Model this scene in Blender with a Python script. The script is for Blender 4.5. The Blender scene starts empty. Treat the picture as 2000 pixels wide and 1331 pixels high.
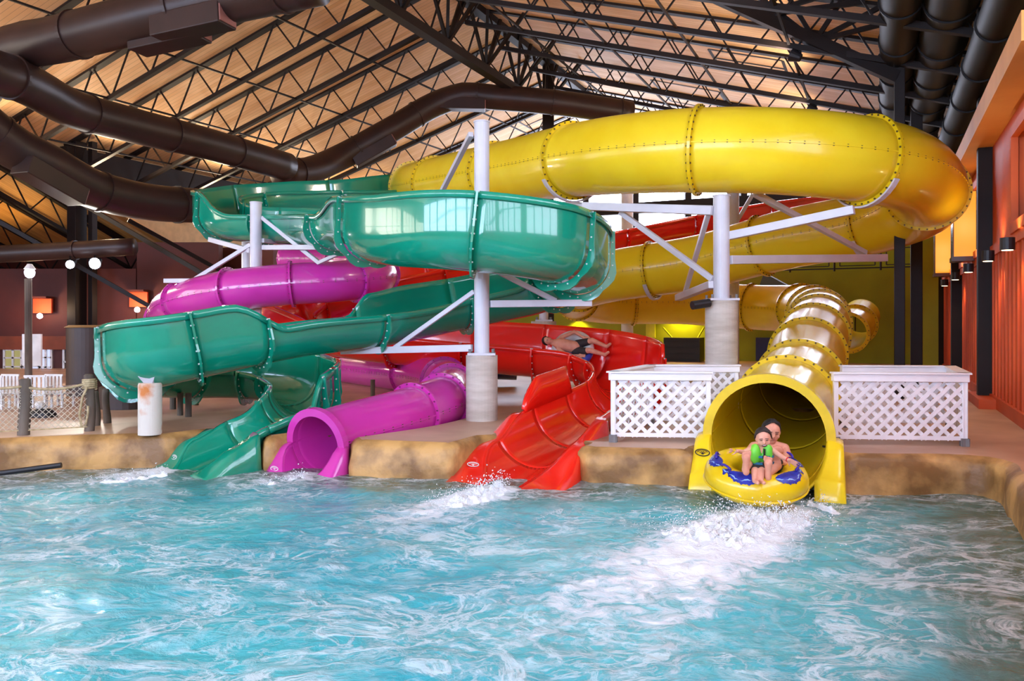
import bpy, math, random
from mathutils import Vector, Matrix, noise
random.seed(7)
PI = math.pi
# ------------------------------------------------------------------ camera
F = 1556.0; HZ = 632.0; CH = 1.98
scn = bpy.context.scene
cam_d = bpy.data.cameras.new('camera'); cam = bpy.data.objects.new('camera', cam_d)
scn.collection.objects.link(cam)
cam.location = (0, 0, CH); cam.rotation_euler = (PI/2, 0, 0)
cam_d.sensor_width = 36; cam_d.lens = F/2000*36; cam_d.shift_y = -(665.5-HZ)/2000
cam_d.clip_end = 200
scn.camera = cam
# ------------------------------------------------------------------ view, world
scn.view_settings.view_transform = 'Standard'; scn.view_settings.look = 'None'
scn.view_settings.gamma = 1; scn.view_settings.use_curve_mapping = False
scn.view_settings.exposure = -0.08
w = bpy.data.worlds.new('world'); scn.world = w; w.use_nodes = True
bg = w.node_tree.nodes['Background']; bg.inputs[0].default_value = (0.75, 0.86, 1.0, 1); bg.inputs[1].default_value = 1.0
REAR_L = 21.0      # daylight in the window wall behind the camera
GABLE_L = 13.0     # daylight in the gable windows at the far end
SIDE_L = 8.0

def V(*a): return Vector(a)
def P(u, v, Y): return Vector(((u-1000)/F*Y, Y, CH-(v-HZ)/F*Y))
AX = Vector((0.418, 0.908, 0)); BX = Vector((0.908, -0.418, 0))
def W(s, t, z): return AX*s + BX*t + Vector((0, 0, z))

# ------------------------------------------------------------------ materials
def lin(c):
    return tuple(((x/255)/12.92 if x/255 <= 0.04045 else ((x/255+0.055)/1.055)**2.4) for x in c) + (1,)
def mat(name, col, rough=0.5, col2=None, scale=3.0, bump=0.0, bscale=20.0, coat=0.0, metal=0.0, spec=0.5,
        stretch=(1, 1, 1), detail=5, contrast=(0.35, 0.65)):
    m = bpy.data.materials.new(name); m.use_nodes = True
    nt = m.node_tree; b = nt.nodes['Principled BSDF']
    b.inputs['Base Color'].default_value = lin(col); b.inputs['Roughness'].default_value = rough
    b.inputs['Metallic'].default_value = metal; b.inputs['Specular IOR Level'].default_value = spec
    if coat: b.inputs['Coat Weight'].default_value = coat; b.inputs['Coat Roughness'].default_value = 0.04
    tc = nt.nodes.new('ShaderNodeTexCoord'); mp = nt.nodes.new('ShaderNodeMapping')
    mp.inputs['Scale'].default_value = stretch
    nt.links.new(tc.outputs['Object'], mp.inputs['Vector'])
    n = nt.nodes.new('ShaderNodeTexNoise'); n.inputs['Scale'].default_value = scale; n.inputs['Detail'].default_value = detail
    nt.links.new(mp.outputs[0], n.inputs['Vector'])
    if col2 is None: col2 = tuple(max(0, x*0.9) for x in col)
    r = nt.nodes.new('ShaderNodeValToRGB')
    r.color_ramp.elements[0].position = contrast[0]; r.color_ramp.elements[1].position = contrast[1]
    r.color_ramp.elements[0].color = lin(col2); r.color_ramp.elements[1].color = lin(col)
    nt.links.new(n.outputs['Fac'], r.inputs[0]); nt.links.new(r.outputs[0], b.inputs['Base Color'])
    if bump:
        n2 = nt.nodes.new('ShaderNodeTexNoise'); n2.inputs['Scale'].default_value = bscale; n2.inputs['Detail'].default_value = 4
        nt.links.new(mp.outputs[0], n2.inputs['Vector'])
        bp = nt.nodes.new('ShaderNodeBump'); bp.inputs['Strength'].default_value = bump; bp.inputs['Distance'].default_value = 0.02
        nt.links.new(n2.outputs['Fac'], bp.inputs['Height']); nt.links.new(bp.outputs[0], b.inputs['Normal'])
    return m
def emat(name, col, strength):
    m = bpy.data.materials.new(name); m.use_nodes = True; nt = m.node_tree
    b = nt.nodes['Principled BSDF']; b.inputs['Base Color'].default_value = (0.1, 0.1, 0.1, 1)
    b.inputs['Emission Color'].default_value = lin(col); b.inputs['Emission Strength'].default_value = strength
    return m
def planks(name, c1, c2, axis_vec, width, rough=0.6):
    """boards running along axis_vec (horizontal), gaps every `width` measured across"""
    m = bpy.data.materials.new(name); m.use_nodes = True; nt = m.node_tree; b = nt.nodes['Principled BSDF']
    b.inputs['Roughness'].default_value = rough
    tc = nt.nodes.new('ShaderNodeTexCoord')
    across = Vector((-axis_vec.y, axis_vec.x, 0))
    d1 = nt.nodes.new('ShaderNodeVectorMath'); d1.operation = 'DOT_PRODUCT'; d1.inputs[1].default_value = across
    d2 = nt.nodes.new('ShaderNodeVectorMath'); d2.operation = 'DOT_PRODUCT'; d2.inputs[1].default_value = axis_vec
    nt.links.new(tc.outputs['Object'], d1.inputs[0]); nt.links.new(tc.outputs['Object'], d2.inputs[0])
    def mth(op, a, bv):
        q = nt.nodes.new('ShaderNodeMath'); q.operation = op
        for i, x in enumerate((a, bv)):
            if x is None: continue
            if isinstance(x, (int, float)): q.inputs[i].default_value = x
            else: nt.links.new(x, q.inputs[i])
        return q.outputs[0]
    a = mth('DIVIDE', d1.outputs['Value'], width); fl = mth('FLOOR', a, None); fr = mth('FRACT', a, None)
    gap = mth('LESS_THAN', fr, 0.07)
    cx = nt.nodes.new('ShaderNodeCombineXYZ'); nt.links.new(mth('MULTIPLY', d2.outputs['Value'], 0.35), cx.inputs[0]); nt.links.new(fl, cx.inputs[1])
    n = nt.nodes.new('ShaderNodeTexNoise'); n.inputs['Scale'].default_value = 1.3; n.inputs['Detail'].default_value = 3
    nt.links.new(cx.outputs[0], n.inputs['Vector'])
    n2 = nt.nodes.new('ShaderNodeTexNoise'); n2.inputs['Scale'].default_value = 0.5; n2.inputs['Detail'].default_value = 4
    nt.links.new(tc.outputs['Object'], n2.inputs['Vector'])
    s = mth('ADD', mth('MULTIPLY', n.outputs['Fac'], 0.6), mth('MULTIPLY', n2.outputs['Fac'], 0.4))
    r = nt.nodes.new('ShaderNodeValToRGB'); r.color_ramp.elements[0].position = 0.4; r.color_ramp.elements[1].position = 0.6
    r.color_ramp.elements[0].color = lin(c2); r.color_ramp.elements[1].color = lin(c1); nt.links.new(s, r.inputs[0])
    mx = nt.nodes.new('ShaderNodeMix'); mx.data_type = 'RGBA'; nt.links.new(mth('MULTIPLY', gap, 0.6), mx.inputs[0])
    nt.links.new(r.outputs[0], mx.inputs[6]); mx.inputs[7].default_value = lin(tuple(x*0.45 for x in c2))
    nt.links.new(mx.outputs[2], b.inputs['Base Color'])
    return m

M = {}
M['yellow'] = mat('yellow_fibreglass', (248, 220, 44), 0.25, (242, 208, 32), 1.2, coat=0.15, spec=0.4)
M['yellow_rim'] = mat('yellow_rim', (240, 205, 20), 0.35, coat=0.3)
M['bolt_dark'] = mat('bolt_dark', (90, 70, 25), 0.5)
M['bolt_purple'] = mat('bolt_purple', (120, 34, 98), 0.5)
M['bolt_light'] = mat('bolt_light', (225, 235, 232), 0.35)
M['green'] = mat('green_fibreglass', (12, 152, 122), 0.16, (10, 138, 110), 1.0, coat=0.8)
M['purple'] = mat('purple_fibreglass', (214, 56, 174), 0.25, (200, 50, 160), 1.0, coat=0.6)
M['red'] = mat('red_fibreglass', (246, 34, 20), 0.22, (234, 26, 16), 1.0, coat=0.7)
M['blue'] = mat('blue_fibreglass', (24, 40, 120), 0.25, coat=0.6)
M['white_steel'] = mat('white_steel', (214, 213, 220), 0.4, (200, 200, 208), 2)
M['concrete'] = mat('cast_concrete', (206, 198, 186), 0.85, (182, 172, 158), 3, bump=0.3, bscale=30, stretch=(0.6, 0.6, 3))
M['dark_steel'] = mat('dark_brown_steel', (33, 23, 20), 0.55, (27, 19, 17), 2, spec=0.25)
M['duct'] = mat('brown_duct', (54, 34, 29), 0.4, (44, 28, 24), 1.5, spec=0.35)
M['duct_black'] = mat('black_duct', (26, 21, 20), 0.55, (20, 17, 17), 1.5, spec=0.3)
M['duct_lip'] = mat('duct_lip', (150, 95, 85), 0.5)
M['rock'] = mat('tan_rock_edge', (206, 160, 96), 0.5, (128, 92, 50), 2.2, bump=0.9, bscale=7, contrast=(0.40, 0.62), detail=10)
M['deck'] = mat('deck_concrete', (206, 172, 146), 0.45, (172, 134, 108), 0.9, bump=0.15, bscale=14)
M['lattice'] = mat('white_vinyl', (238, 236, 240), 0.5, (228, 226, 230), 3)
M['rail_cream'] = mat('cream_rail', (228, 208, 178), 0.5)
M['grey_foot'] = mat('grey_foot', (120, 118, 118), 0.6)
M['wood_post'] = mat('weathered_post', (116, 104, 92), 0.85, (74, 64, 56), 4, bump=0.6, bscale=12, stretch=(1, 1, 0.2))
M['rope'] = mat('tan_rope', (196, 178, 140), 0.9, (160, 142, 106), 20)
M['net'] = mat('net_cord', (200, 190, 170), 0.9)
M['roof'] = planks('roof_boards', (240, 198, 148), (220, 168, 114), BX, 0.16)
M['roof_wing'] = planks('roof_boards_wing', (226, 168, 90), (196, 138, 66), AX, 0.16)
M['red_wall'] = mat('maroon_wall', (98, 42, 32), 0.7, (80, 34, 26), 0.6)
M['orange_wall'] = mat('orange_siding', (216, 92, 24), 0.6, (200, 78, 18), 2, stretch=(3, 3, 0.4))
M['orange_paint'] = mat('orange_paint', (216, 92, 30), 0.55, (202, 80, 24), 1.5)
M['amber_paint'] = mat('amber_paint', (222, 150, 70), 0.6, (208, 136, 60), 1)
M['tan_wall'] = mat('tan_wall', (168, 130, 78), 0.8, (150, 114, 66), 1)
M['lime_wall'] = mat('lime_wall', (150, 158, 24), 0.7, (136, 142, 20), 0.8)
M['cream_wall'] = mat('cream_wall', (214, 178, 126), 0.7)
M['black'] = mat('black_matte', (26, 24, 28), 0.5)
M['navy'] = mat('navy', (26, 34, 96), 0.5)
M['dark_glass'] = mat('dark_glass', (30, 26, 34), 0.08, coat=0.5)
M['white_paint'] = mat('white_paint', (230, 228, 226), 0.5)
M['barrel'] = mat('dark_brown_tank', (58, 40, 34), 0.5)
M['sky_rear'] = emat('daylight_rear', (196, 218, 255), REAR_L)
M['sky_gable'] = emat('daylight_gable', (225, 232, 255), GABLE_L)
M['added_sky_side'] = emat('added_daylight_side', (255, 244, 226), SIDE_L)
M['added_sky_top'] = emat('added_daylight_top', (190, 214, 255), 4.5)
M['sky_right'] = emat('daylight_right', (220, 230, 255), 9.0)
M['brown_trim'] = mat('brown_trim', (132, 62, 34), 0.7)
M['win_lit'] = emat('lit_window', (205, 215, 250), 1.1)
M['win_warm'] = emat('warm_window', (160, 150, 70), 0.9)
M['lamp_white'] = emat('lamp_white', (235, 238, 255), 30)
M['lantern'] = emat('lantern_orange', (255, 150, 30), 1.3)
M['lantern_side'] = mat('lantern_bronze', (90, 60, 48), 0.25)

# ------------------------------------------------------------------ mesh builder
class MB:
    def __init__(s): s.v = []; s.f = []
    def add(s, vs, fs):
        o = len(s.v); s.v += [tuple(x) for x in vs]; s.f += [tuple(i+o for i in f) for f in fs]
    def box(s, c, size, X=None, Y=None, Z=None):
        X = (X or V(1, 0, 0)); Y = (Y or V(0, 1, 0)); Z = (Z or V(0, 0, 1)); c = Vector(c)
        hx, hy, hz = [q/2 for q in size]
        vs = [c + X*(hx*a) + Y*(hy*b) + Z*(hz*d) for a in (-1, 1) for b in (-1, 1) for d in (-1, 1)]
        s.add(vs, [(0, 1, 3, 2), (4, 6, 7, 5), (0, 4, 5, 1), (2, 3, 7, 6), (0, 2, 6, 4), (1, 5, 7, 3)]); return s
    def bar(s, p0, p1, w, h=None, up=None):
        p0 = Vector(p0); p1 = Vector(p1); h = h or w; d = p1-p0; L = d.length
        if L < 1e-6: return s
        d.normalize(); up = up or V(0, 0, 1)
        if abs(d.dot(up)) > 0.98: up = V(0, 1, 0) if abs(d.y) < 0.9 else V(1, 0, 0)
        X = d.cross(up).normalized(); Z = X.cross(d)
        return s.box((p0+p1)/2, (w, L, h), X, d, Z)
    def tube(s, pts, r, seg=10, caps=True, radii=None):
        pts = [Vector(p) for p in pts]; n = len(pts); vs = []; fs = []
        px = None
        for i, p in enumerate(pts):
            t = (pts[min(i+1, n-1)]-pts[max(i-1, 0)]).normalized()
            if px is None:
                a = V(0, 0, 1) if abs(t.z) < 0.9 else V(1, 0, 0)
                px = t.cross(a).normalized()
            px = (px - t*px.dot(t)).normalized(); py = t.cross(px)
            rr = radii[i] if radii else r
            for k in range(seg):
                a = 2*PI*k/seg; vs.append(p + px*(rr*math.cos(a)) + py*(rr*math.sin(a)))
        for i in range(n-1):
            for k in range(seg):
                k2 = (k+1) % seg; fs.append((i*seg+k, i*seg+k2, (i+1)*seg+k2, (i+1)*seg+k))
        if caps: fs.append(tuple(range(seg))[::-1]); fs.append(tuple((n-1)*seg+k for k in range(seg)))
        s.add(vs, fs); return s
    def ball(s, c, r, seg=10, rings=7, X=None, Y=None, Z=None):
        c = Vector(c); X = X or V(1, 0, 0); Y = Y or V(0, 1, 0); Z = Z or V(0, 0, 1)
        if not hasattr(r, '__len__'): r = (r, r, r)
        vs = [c + Z*r[2]]; fs = []
        for i in range(1, rings):
            ph = PI*i/rings
            for k in range(seg):
                a = 2*PI*k/seg
                vs.append(c + X*(r[0]*math.sin(ph)*math.cos(a)) + Y*(r[1]*math.sin(ph)*math.sin(a)) + Z*(r[2]*math.cos(ph)))
        vs.append(c - Z*r[2]); e = len(vs)-1
        for k in range(seg):
            k2 = (k+1) % seg; fs.append((0, 1+k, 1+k2)); fs.append((e, e-seg+k2, e-seg+k))
            for i in range(rings-2):
                fs.append((1+i*seg+k, 1+(i+1)*seg+k, 1+(i+1)*seg+k2, 1+i*seg+k2))
        s.add(vs, fs); return s
    def grid(s, rows, closed=False):
        n = len(rows[0]); vs = [p for r in rows for p in r]; fs = []
        for i in range(len(rows)-1):
            for k in range(n if closed else n-1):
                k2 = (k+1) % n; fs.append((i*n+k, i*n+k2, (i+1)*n+k2, (i+1)*n+k))
        s.add(vs, fs); return s
    def build(s, name, m, parent=None, smooth=False, solid=0.0, bevel=0.0, off=0.0):
        me = bpy.data.meshes.new(name)
        o = Vector((0, 0, 0))
        if parent is not None:
            q = parent
            while q: o = o + q.location; q = q.parent
        me.from_pydata([tuple(Vector(x)-o) for x in s.v], [], s.f)
        me.materials.append(m)
        if smooth: me.polygons.foreach_set('use_smooth', [True]*len(me.polygons))
        me.update(); ob = bpy.data.objects.new(name, me); scn.collection.objects.link(ob)
        if parent is not None: ob.parent = parent
        if solid:
            md = ob.modifiers.new('solid', 'SOLIDIFY'); md.thickness = solid; md.offset = off
        if bevel:
            md = ob.modifiers.new('bevel', 'BEVEL'); md.width = bevel; md.segments = 2; md.limit_method = 'ANGLE'
        return ob
def tag(o, label, cat, group=None, kind=None):
    o['label'] = label; o['category'] = cat
    if group: o['group'] = group
    if kind: o['kind'] = kind
    return o
def thing(name, loc, label, cat, group=None, kind=None):
    e = bpy.data.objects.new(name, None); scn.collection.objects.link(e); e.location = loc; e.empty_display_size = 0.1
    return tag(e, label, cat, group, kind)
def struct(o, label=None, cat=None):
    o['kind'] = 'structure'
    if label: o['label'] = label
    if cat: o['category'] = cat
    return o
def copy_tree(o, parent=None):
    c = o.copy(); scn.collection.objects.link(c)
    if parent is not None: c.parent = parent
    for ch in list(o.children): copy_tree(ch, c)
    return c

# ------------------------------------------------------------------ splines
def catmull(pts, x):
    n = len(pts); i = max(0, min(n-2, int(math.floor(x)))); f = x-i
    p1 = pts[i]; p2 = pts[i+1]; p0 = pts[i-1] if i > 0 else p1*2-p2; p3 = pts[i+2] if i+2 < n else p2*2-p1
    # centripetal-like tangents scaled by chord lengths
    d1 = max((p2-p1).length, 1e-6); d0 = max((p1-p0).length, 1e-6); d2 = max((p3-p2).length, 1e-6)
    m1 = ((p2-p1)/d1*d0 + (p1-p0)/d0*d1)/(d0+d1)*d1
    m2 = ((p3-p2)/d2*d1 + (p2-p1)/d1*d2)/(d1+d2)*d1
    f2 = f*f; f3 = f2*f
    return p1*(2*f3-3*f2+1) + m1*(f3-2*f2+f) + p2*(-2*f3+3*f2) + m2*(f3-f2)
class Path:
    def __init__(s, ctrl): s.c = [P(*c) if not isinstance(c, Vector) else c for c in ctrl]; s.n = len(s.c)
    def at(s, x): return catmull(s.c, min(max(x, 0), s.n-1))
    def frame(s, x):
        e = 0.03; a = s.at(max(0, x-e)); b = s.at(min(s.n-1, x+e)); T = (b-a).normalized()
        R = T.cross(V(0, 0, 1)).normalized(); U = R.cross(T).normalized()
        return s.at(x), T, R, U
    def params(s, a, b, step=0.1):
        L = 0; q = s.at(a); k = 24
        for i in range(1, k+1):
            p = s.at(a+(b-a)*i/k); L += (p-q).length; q = p
        n = max(2, int(L/step)); return [a+(b-a)*i/n for i in range(n+1)]
def key(keys, x):
    if x <= keys[0][0]: return keys[0][1]
    for (a, va), (b, vb) in zip(keys, keys[1:]):
        if x <= b:
            f = (x-a)/(b-a); f = f*f*(3-2*f); return va+(vb-va)*f
    return keys[-1][1]

# ---- closed tube slide pieces
def ring_pts(path, x, r, seg=36, scale=1.0, shift=0.0):
    p, T, R, U = path.frame(x)
    return [p + T*shift + R*(r*math.cos(2*PI*k/seg)) + U*(r*math.sin(2*PI*k/seg)) for k in range(seg)]
def tube_section(path, a, b, r, m, parent, seam=True, seg=36):
    mb = MB(); mb.grid([ring_pts(path, x, r, seg) for x in path.params(a, b)], closed=True)
    o = mb.build('tube_section', m, parent, smooth=True, solid=0.025, off=-1)
    if seam:
        sb = MB()
        for sg in (1, -1):
            rows = []
            for x in path.params(a, b):
                p, T, R, U = path.frame(x)
                rows.append([p+R*(sg*r*0.99)+U*0.012, p+R*(sg*(r+0.035))+U*0.012, p+R*(sg*(r+0.035))-U*0.012, p+R*(sg*r*0.99)-U*0.012])
            sb.grid(rows, closed=True)
        sb.build('seam_flange', m, o)
        bb = MB()
        for sg in (1, -1):
            for x in path.params(a, b, 0.17):
                p, T, R, U = path.frame(x); bb.box(p+R*(sg*(r+0.022)), (0.022, 0.022, 0.045), R, T, U)
        bb.build('seam_bolt', M['bolt_dark'], o)
    return o
def annulus(path, x, r0, r1, th, m, parent, name='flange', seg=44, bolts=26, bm=None, bs=0.016):
    p, T, R, U = path.frame(x); rows = []
    r0 = r0+(0.0 if name == 'mouth_ring' else 0.022)
    for (r, sh) in ((r0, -th/2), (r1, -th/2), (r1, th/2), (r0, th/2), (r0, -th/2)):
        rows.append([p+T*sh+R*(r*math.cos(2*PI*k/seg))+U*(r*math.sin(2*PI*k/seg)) for k in range(seg)])
    mb = MB(); mb.grid(rows, closed=True); o = mb.build(name, m, parent)
    if bolts:
        bb = MB(); rm = (r0+r1)/2+0.01
        for k in range(bolts):
            a = 2*PI*(k+0.5)/bolts; q = p+R*(rm*math.cos(a))+U*(rm*math.sin(a))
            bb.tube([q-T*(th/2+0.018), q+T*(th/2+0.018)], bs, 6)
        bb.build('bolt_ring', bm or M['bolt_dark'], o)
    return o

# ---- open flume pieces
def prof(R, e, side, k, n):
    """point k of n from bottom to extent e on a side; returns (side coord, up coord)"""
    s = e*k/n
    if s < PI*R/2: return side*R*math.sin(s/R), -R*math.cos(s/R)
    return side*R, s-PI*R/2
def flume_rows(path, a, b, R, kl, kr, lip=0.07, N=12, step=0.1, off=0.0):
    rows = []
    for x in path.params(a, b, step):
        p, T, Rt, U = path.frame(x); eL = key(kl, x); eR = key(kr, x); RR = R+off
        pl = [prof(RR, eL+off, -1, k, N) for k in range(N, 0, -1)]; pr = [prof(RR, eR+off, 1, k, N) for k in range(0, N+1)]
        if lip:
            lx, lz = pl[0]; rx, rz = pr[-1]
            lw = lip*0.85; pl = [(lx-lw-0.005, lz-0.105), (lx-lw, lz-0.008)] + pl; pr = pr + [(rx+lw, rz-0.008), (rx+lw+0.005, rz-0.105)]
        rows.append([p+Rt*q[0]+U*q[1] for q in pl+pr])
    return rows
def flume_section(path, a, b, R, kl, kr, m, parent, lip=0.07):
    mb = MB(); mb.grid(flume_rows(path, a, b, R, kl, kr, lip))
    return mb.build('flume_section', m, parent, smooth=True, solid=0.018, off=-1)
def flume_rib(path, x, R, kl, kr, m, parent, wd=0.09, th=0.03, bolts=True):
    p, T, Rt, U = path.frame(x); eL = key(kl, x)-0.02; eR = key(kr, x)-0.02; N = 14
    def line(off, poly=False):
        pl = [prof(R, eL, -1, k, N) for k in range(N, 0, -1)] + [prof(R, eR, 1, k, N) for k in range(0, N+1)]
        out = []
        for (a, c) in pl:
            d = math.hypot(a, min(c, 0)) or 1; nx, nz = a/d, min(c, 0)/d
            g = off
            if poly and c < 0: g = off*(1+0.5*abs(math.sin(4*math.atan2(c, a))))
            out.append((a+nx*g, c+nz*g))
        return out
    inn = line(0.022); outl = line(wd, True); rows = []
    for (ln, sh) in ((inn, -th/2), (outl, -th/2), (outl, th/2), (inn, th/2), (inn, -th/2)):
        rows.append([p+T*sh+Rt*q[0]+U*q[1] for q in ln])
    mb = MB(); mb.grid(rows); o = mb.build('section_rib', m, parent)
    if bolts:
        bb = MB(); mid = line(wd*0.6)
        for q in mid[::2]:
            c = p+Rt*q[0]+U*q[1]; bb.tube([c-T*(th/2+0.012), c+T*(th/2+0.012)], 0.012, 6)
        bb.build('bolt_row', M['bolt_light'], o)
    return o
def exit_skirt(path, a, b, R, kl, kr, m, parent, side, wo=0.16, zbot=-0.2, name='exit_skirt', wd2=0.16, w0=0.05):
    """cheek that rolls from the rim outward and down below the water"""
    rows = []
    for x in path.params(a, b, 0.08):
        p, T, Rt, U = path.frame(x); e = key(kl if side < 0 else kr, x); q = prof(R, e, side, 1, 1)
        rim = p+Rt*q[0]+U*q[1]; f = (x-a)/(b-a); wv = wo*(w0+f)
        Rh = Vector((Rt.x, Rt.y, 0)).normalized()
        base = p + Rh*(side*(R+wd2))
        r = [rim, rim+Rh*(side*wv*0.4)+V(0, 0, 0.015)]
        o1 = rim+Rh*(side*wv)
        # outward position is at least the cheek plane
        o1 = Vector((base.x, base.y, rim.z-0.02)); r += [rim.lerp(o1, 0.75)+V(0, 0, 0.015*(1-f)), o1, Vector((base.x, base.y, o1.z*0.5+zbot*0.5))+Rh*(side*0.02), Vector((base.x, base.y, zbot))+Rh*(side*0.04)]
        rows.append(r)
    p, T, Rt, U = path.frame(b); Th = Vector((T.x, T.y, 0)).normalized()
    rows.append([V(q.x, q.y, (q.z+zbot)/2)+Th*0.02 for q in rows[-1]]); rows.append([V(q.x, q.y, zbot)+Th*0.03 for q in rows[-1]])
    mb = MB(); mb.grid(rows)
    return mb.build(name, m, parent, smooth=True, solid=0.02)
def emblem(center, X, Z, size, ring_m, fill_m, parent):
    N = Vector(X).cross(Vector(Z)).normalized(); X = Vector(X).normalized(); Z = Vector(Z).normalized()
    if N.z < 0: N = -N
    mb = MB(); n = 28
    def el(rx, rz, d): return [Vector(center)+X*(rx*math.cos(2*PI*k/n))+Z*(rz*math.sin(2*PI*k/n))+N*d for k in range(n)]
    mb.grid([el(size, size*0.6, 0), el(size, size*0.6, 0.006), el(size*0.86, size*0.48, 0.006), el(size*0.86, size*0.48, 0)], closed=True)
    for k in range(-4, 5):   # ring of small letter-like strokes round the upper half
        a = PI/2+k*0.3; c = Vector(center)+X*(size*0.66*math.cos(a))+Z*(size*0.34*math.sin(a))+N*0.004
        mb.box(c, (size*0.09, 0.004, size*0.14), X, N, Z)
    for dx, dz, r in ((0, -0.12, 0.2), (-0.3, 0.0, 0.09), (-0.1, 0.14, 0.09), (0.12, 0.14, 0.09), (0.3, 0.0, 0.09)):
        mb.ball(Vector(center)+X*(size*dx)+Z*(size*dz), (size*r, 0.006, size*r*0.8), 10, 6, X, N, Z)
    o = mb.build('emblem', ring_m, parent)
    if fill_m:
        fb = MB(); fb.add(el(size*0.95, size*0.56, 0.001), [tuple(range(n))]); fb.build('emblem_ground', fill_m, o)
    return o
# ================================================================== SETTING
RT, RZ, ML = -11.3, 12.0, 0.30        # ridge offset, height, pitch
S0, S1 = -9.0, 36.0
WALL_T, LEFT_T = 1.95, -24.5
def roof_z(t): return RZ - ML*abs(t-RT)
def quad(mb, a, b, c, d): mb.add([a, b, c, d], [(0, 1, 2, 3)])
# roof deck
mb = MB()
for (ta, tb) in ((LEFT_T-0.3, RT), (RT, 2.4)):
    for i in range(12):
        sa = S0+(S1-S0+0.5)*i/12; sb = S0+(S1-S0+0.5)*(i+1)/12
        quad(mb, W(sa, ta, roof_z(ta)), W(sb, ta, roof_z(ta)), W(sb, tb, roof_z(tb)), W(sa, tb, roof_z(tb)))
struct(mb.build('ceiling', M['roof'], solid=0.12, off=1))
WZ = lambda s: 8.0-0.43*(s-14.5)
mb = MB(); quad(mb, W(8, LEFT_T+0.4, WZ(8)), W(22.3, LEFT_T+0.4, WZ(22.3)), W(22.3, -48, WZ(22.3)), W(8, -48, WZ(8)))
struct(mb.build('ceiling', M['roof_wing'], solid=0.1, off=1))
def wallbox(name, s0, s1, t0, t1, z0, z1, m):
    mb = MB(); mb.box(W((s0+s1)/2, (t0+t1)/2, (z0+z1)/2), (abs(s1-s0), abs(t1-t0), z1-z0), AX, BX)
    return struct(mb.build(name, m))
# left wing walls
wallbox('wall_left', 22, 22.3, -48, -19.4, 0.4, 4.75, M['red_wall'])
wallbox('wall_inner', 22.3, 34.0, -19.7, -19.4, 0.4, 4.6, M['red_wall'])
wallbox('wall_outer', 22, S1, LEFT_T-0.3, LEFT_T, 4.4, 8.2, M['cream_wall'])
mb = MB()
for dt in (0, -0.2): mb.add([W(14.0, LEFT_T+dt, 8.1), W(22, LEFT_T+dt, 8.1), W(22, LEFT_T+dt, WZ(22)-0.1), W(14.0, LEFT_T+dt, 8.05)], [(0, 1, 2, 3)])
struct(mb.build('wall_outer_gusset', M['cream_wall']))
wallbox('wall_wing', 8.0, 22.3, -48.3, -48, -1, 11, M['red_wall'])
wallbox('wall_wing_front', 7.7, 8.0, -48, -26, -0.5, 11, M['red_wall'])
# rear wall behind the pool (behind the camera) with tall windows, and side wall
def window_wall(name, along, p0, L, z0, z1, zs, zt, n, m_wall, m_sky, wn, nrm, thick=0.3, gap=0.7, wfrac=None, nx=4, nz=3, doglass=True):
    """wall from p0 along `along` for length L, n window openings between zs and zt"""
    mb = MB(); bw = L/n
    ctr = lambda a, b, za, zb: (p0+along*((a+b)/2)+V(0, 0, (za+zb)/2), (b-a, thick, zb-za))
    for (za, zb) in ((z0, zs), (zt, z1)):
        if zb-za > 0.02:
            c, sz = ctr(0, L, za, zb); mb.box(c, sz, along, nrm)
    for i in range(n+1):
        a = max(0, i*bw-gap/2); b = min(L, i*bw+gap/2); c, sz = ctr(a, b, zs, zt); mb.box(c, sz, along, nrm)
    struct(mb.build(name, m_wall))
    for i in range(n):
        a = i*bw+gap/2; b = (i+1)*bw-gap/2
        fb = MB()
        for k in range(nx+1):
            q = a+(b-a)*k/nx; fb.box(p0+along*q+V(0, 0, (zs+zt)/2), (0.09, 0.12, zt-zs), along, nrm)
        for k in range(nz+1):
            z = zs+(zt-zs)*k/nz; fb.box(p0+along*((a+b)/2)+V(0, 0, z), (b-a, 0.12, 0.09), along, nrm)
        fo = struct(fb.build('window_%d' % (wn+i), M['dark_steel']))
        pb = MB(); c = p0+along*((a+b)/2)+V(0, 0, (zs+zt)/2)-nrm*0.05; pb.box(c, (b-a, 0.02, zt-zs), along, nrm); pb.build('pane', m_sky, fo)
window_wall('wall_front', BX, W(S0, -26, 0), 28.2, -0.5, 12.2, 3.2, 7.6, 6, M['tan_wall'], M['sky_rear'], 1, AX)
window_wall('wall_left_front', AX, W(S0, -26, 0), 17, -0.5, 9.5, 2.6, 6.6, 3, M['red_wall'], M['added_sky_side'], 11, BX)  # out-of-view side windows added for daylight and reflections on the slides
for i, (sa, ta) in enumerate(((-7.5, -9.5), (-7.5, -5.0), (-2.5, -9.5), (-2.5, -5.0), (2.5, -9.5), (2.5, -5.0), (-2.5, -1.2), (2.5, -1.2), (-2.5, -16), (2.5, -16), (7.6, -9.5), (7.6, -5.4), (7.6, -1.7), (12.3, -5.4), (12.3, -1.7), (7.6, -15.5))):  # unseen glowing roof panes, added to light water and yellow tube from above
    mb = MB(); fb = MB(); tb = ta+3.2; sb = sa+4.2; dz = -0.06
    mb.add([W(sa, ta, roof_z(ta)+dz), W(sb, ta, roof_z(ta)+dz), W(sb, tb, roof_z(tb)+dz), W(sa, tb, roof_z(tb)+dz)], [(0, 1, 2, 3)])
    for q in range(4): fb.bar(W(sa+(sb-sa)*q/3, ta, roof_z(ta)-0.1), W(sa+(sb-sa)*q/3, tb, roof_z(tb)-0.1), 0.09)
    for q in range(3): tq = ta+(tb-ta)*q/2; fb.bar(W(sa, tq, roof_z(tq)-0.1), W(sb, tq, roof_z(tq)-0.1), 0.09)
    fo = struct(fb.build('window_%d' % (51+i), M['dark_steel'])); mb.build('pane', M['added_sky_top'], fo)
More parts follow.
